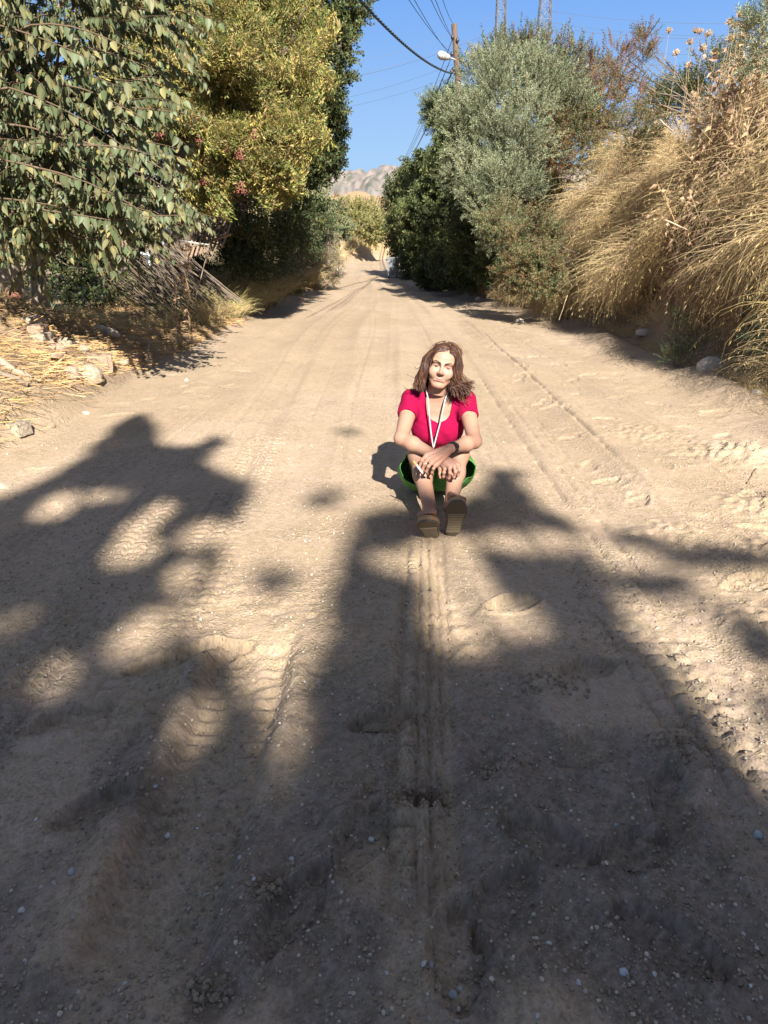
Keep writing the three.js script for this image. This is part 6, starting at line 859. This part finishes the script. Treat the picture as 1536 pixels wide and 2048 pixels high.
  // ---- black watch on the left wrist
  { const ax = V(...sub3(wrL, elL)).normalize(), c = V(...add3(wrL, sub3(elL, wrL), 0.12)).sub(BASE), q = new THREE.Quaternion().setFromUnitVectors(V(0, 0, 1), ax), wt = new THREE.Group(); const m = part('watch', new THREE.TorusGeometry(0.0295, 0.0065, 10, 36), flat(0.012, 0.012, 0.014, { roughness: 0.45 }), g); m.position.copy(c); m.quaternion.copy(q); m.scale.set(1, 1, 1.9); const f = part('watch_face', new THREE.BoxGeometry(0.022, 0.009, 0.013), flat(0.01, 0.01, 0.012, { roughness: 0.15 }), m); const n = V(-0.1, 0.35, 0.9).applyQuaternion(q.clone().invert()); n.z = 0; n.normalize(); f.position.copy(n.clone().multiplyScalar(0.031)); f.rotation.z = Math.atan2(n.y, n.x) - Math.PI / 2; }
  { const m = part('ring', new THREE.TorusGeometry(0.0098, 0.0016, 8, 18), flat(0.75, 0.72, 0.68, { metalness: 1, roughness: 0.25 }), g); m.position.copy(C2(853, 928, 3.29)); m.quaternion.setFromUnitVectors(V(0, 0, 1), V(-0.5, -0.8, 0.2).normalize()); }
  // ---- sandals with thick cork soles
  const outline = m => { const sh = new THREE.Shape(), pts = []; for (let k = 0; k < 40; k++) { const a = k / 40 * Math.PI * 2, y = 0.118 + 0.132 * Math.sin(a), wv = 0.045 + 0.012 * sstep(0.08, 0.19, y) - 0.006 * Math.exp(-Math.pow((y - 0.1) / 0.035, 2)); pts.push(new THREE.Vector2(Math.sign(Math.cos(a)) * Math.pow(Math.abs(Math.cos(a)), 0.72) * wv - m * 0.004 * sstep(0.1, 0.25, y), y - 0.012)); } sh.setFromPoints(pts); return sh; };
  feet.forEach((o, i) => {
    const m = i ? -1 : 1, M = new THREE.Matrix4().makeBasis(V(...o.s), V(...o.d), V(...o.u)), sg = new THREE.Group(); sg.name = 'sandal'; sg.quaternion.setFromRotationMatrix(M); sg.position.copy(V(...o.q(-0.03, -0.034, 0)).sub(BASE)); g.add(sg);
    if (M.determinant() < 0) console.log('mirrored sandal');
    const sole = part('sole', new THREE.ExtrudeGeometry(outline(m), { depth: 0.010, bevelEnabled: true, bevelSize: 0.002, bevelThickness: 0.002, bevelSegments: 2 }), flat(0.075, 0.058, 0.04, { roughness: 0.8 }), sg); sole.position.z = 0;
    const cork = part('footbed', new THREE.ExtrudeGeometry(outline(m), { depth: 0.017, bevelEnabled: true, bevelSize: 0.001, bevelThickness: 0.003, bevelSegments: 2 }), flat(0.30, 0.175, 0.085, { roughness: 0.85 }), sg); cork.position.z = 0.0145;
    for (let k = 0; k < 11; k++) { const y = 0.012 + k * 0.0135, w = 0.034 + 0.011 * sstep(0.08, 0.19, y); const r = part('tread_rib', new THREE.BoxGeometry(w * 2, 0.0078, 0.004), flat(0.2, 0.16, 0.105, { roughness: 0.85 }), sg); r.position.set(0, y, -0.0035); r.rotation.z = 0.06 * m; }
    for (const [a, h] of [[0.125, 0.043], [0.085, 0.06]]) { const sbf = new Buf(), N = 14, P = [], w0 = 0.045; for (let k = 0; k <= N; k++) { const t = k / N * Math.PI, x = -Math.cos(t) * w0, z = 0.022 + Math.sin(t) * (h + 0.012); for (const dy of [-0.017, 0.017]) sbf.v(x, a + dy + 0.03, z, [0.02, 0.02, 0.022]); if (k) { const e = k * 2; sbf.t(e - 2, e - 1, e + 1, e - 2, e + 1, e); } } part('strap', sbf.geo(true), std({ roughness: 0.5, side: THREE.DoubleSide }), sg); }
  });
  // the cigarette she holds is a thing of its own
  const c0 = at(827, 922, 3.285), c1 = at(846, 947, 3.272), cm = c0.clone().lerp(c1, 0.5), cg = thing('cigarette', 'white cigarette with orange filter held between her fingers', 'cigarette', cm), seg = (a, b, r, c, nm) => { const b2 = new Buf(); b2.tube([c0.clone().lerp(c1, a).sub(cm), c0.clone().lerp(c1, b).sub(cm)], [r, r], 10, c); part(nm, b2.geo(), std({ roughness: 0.8 }), cg); };
  seg(0, 0.33, 0.0042, [0.62, 0.28, 0.07], 'filter'); seg(0.33, 0.95, 0.004, [0.8, 0.79, 0.76], 'paper_tube'); seg(0.95, 1, 0.0036, [0.2, 0.19, 0.18], 'ash');
}
renderer.render(scene, camera);
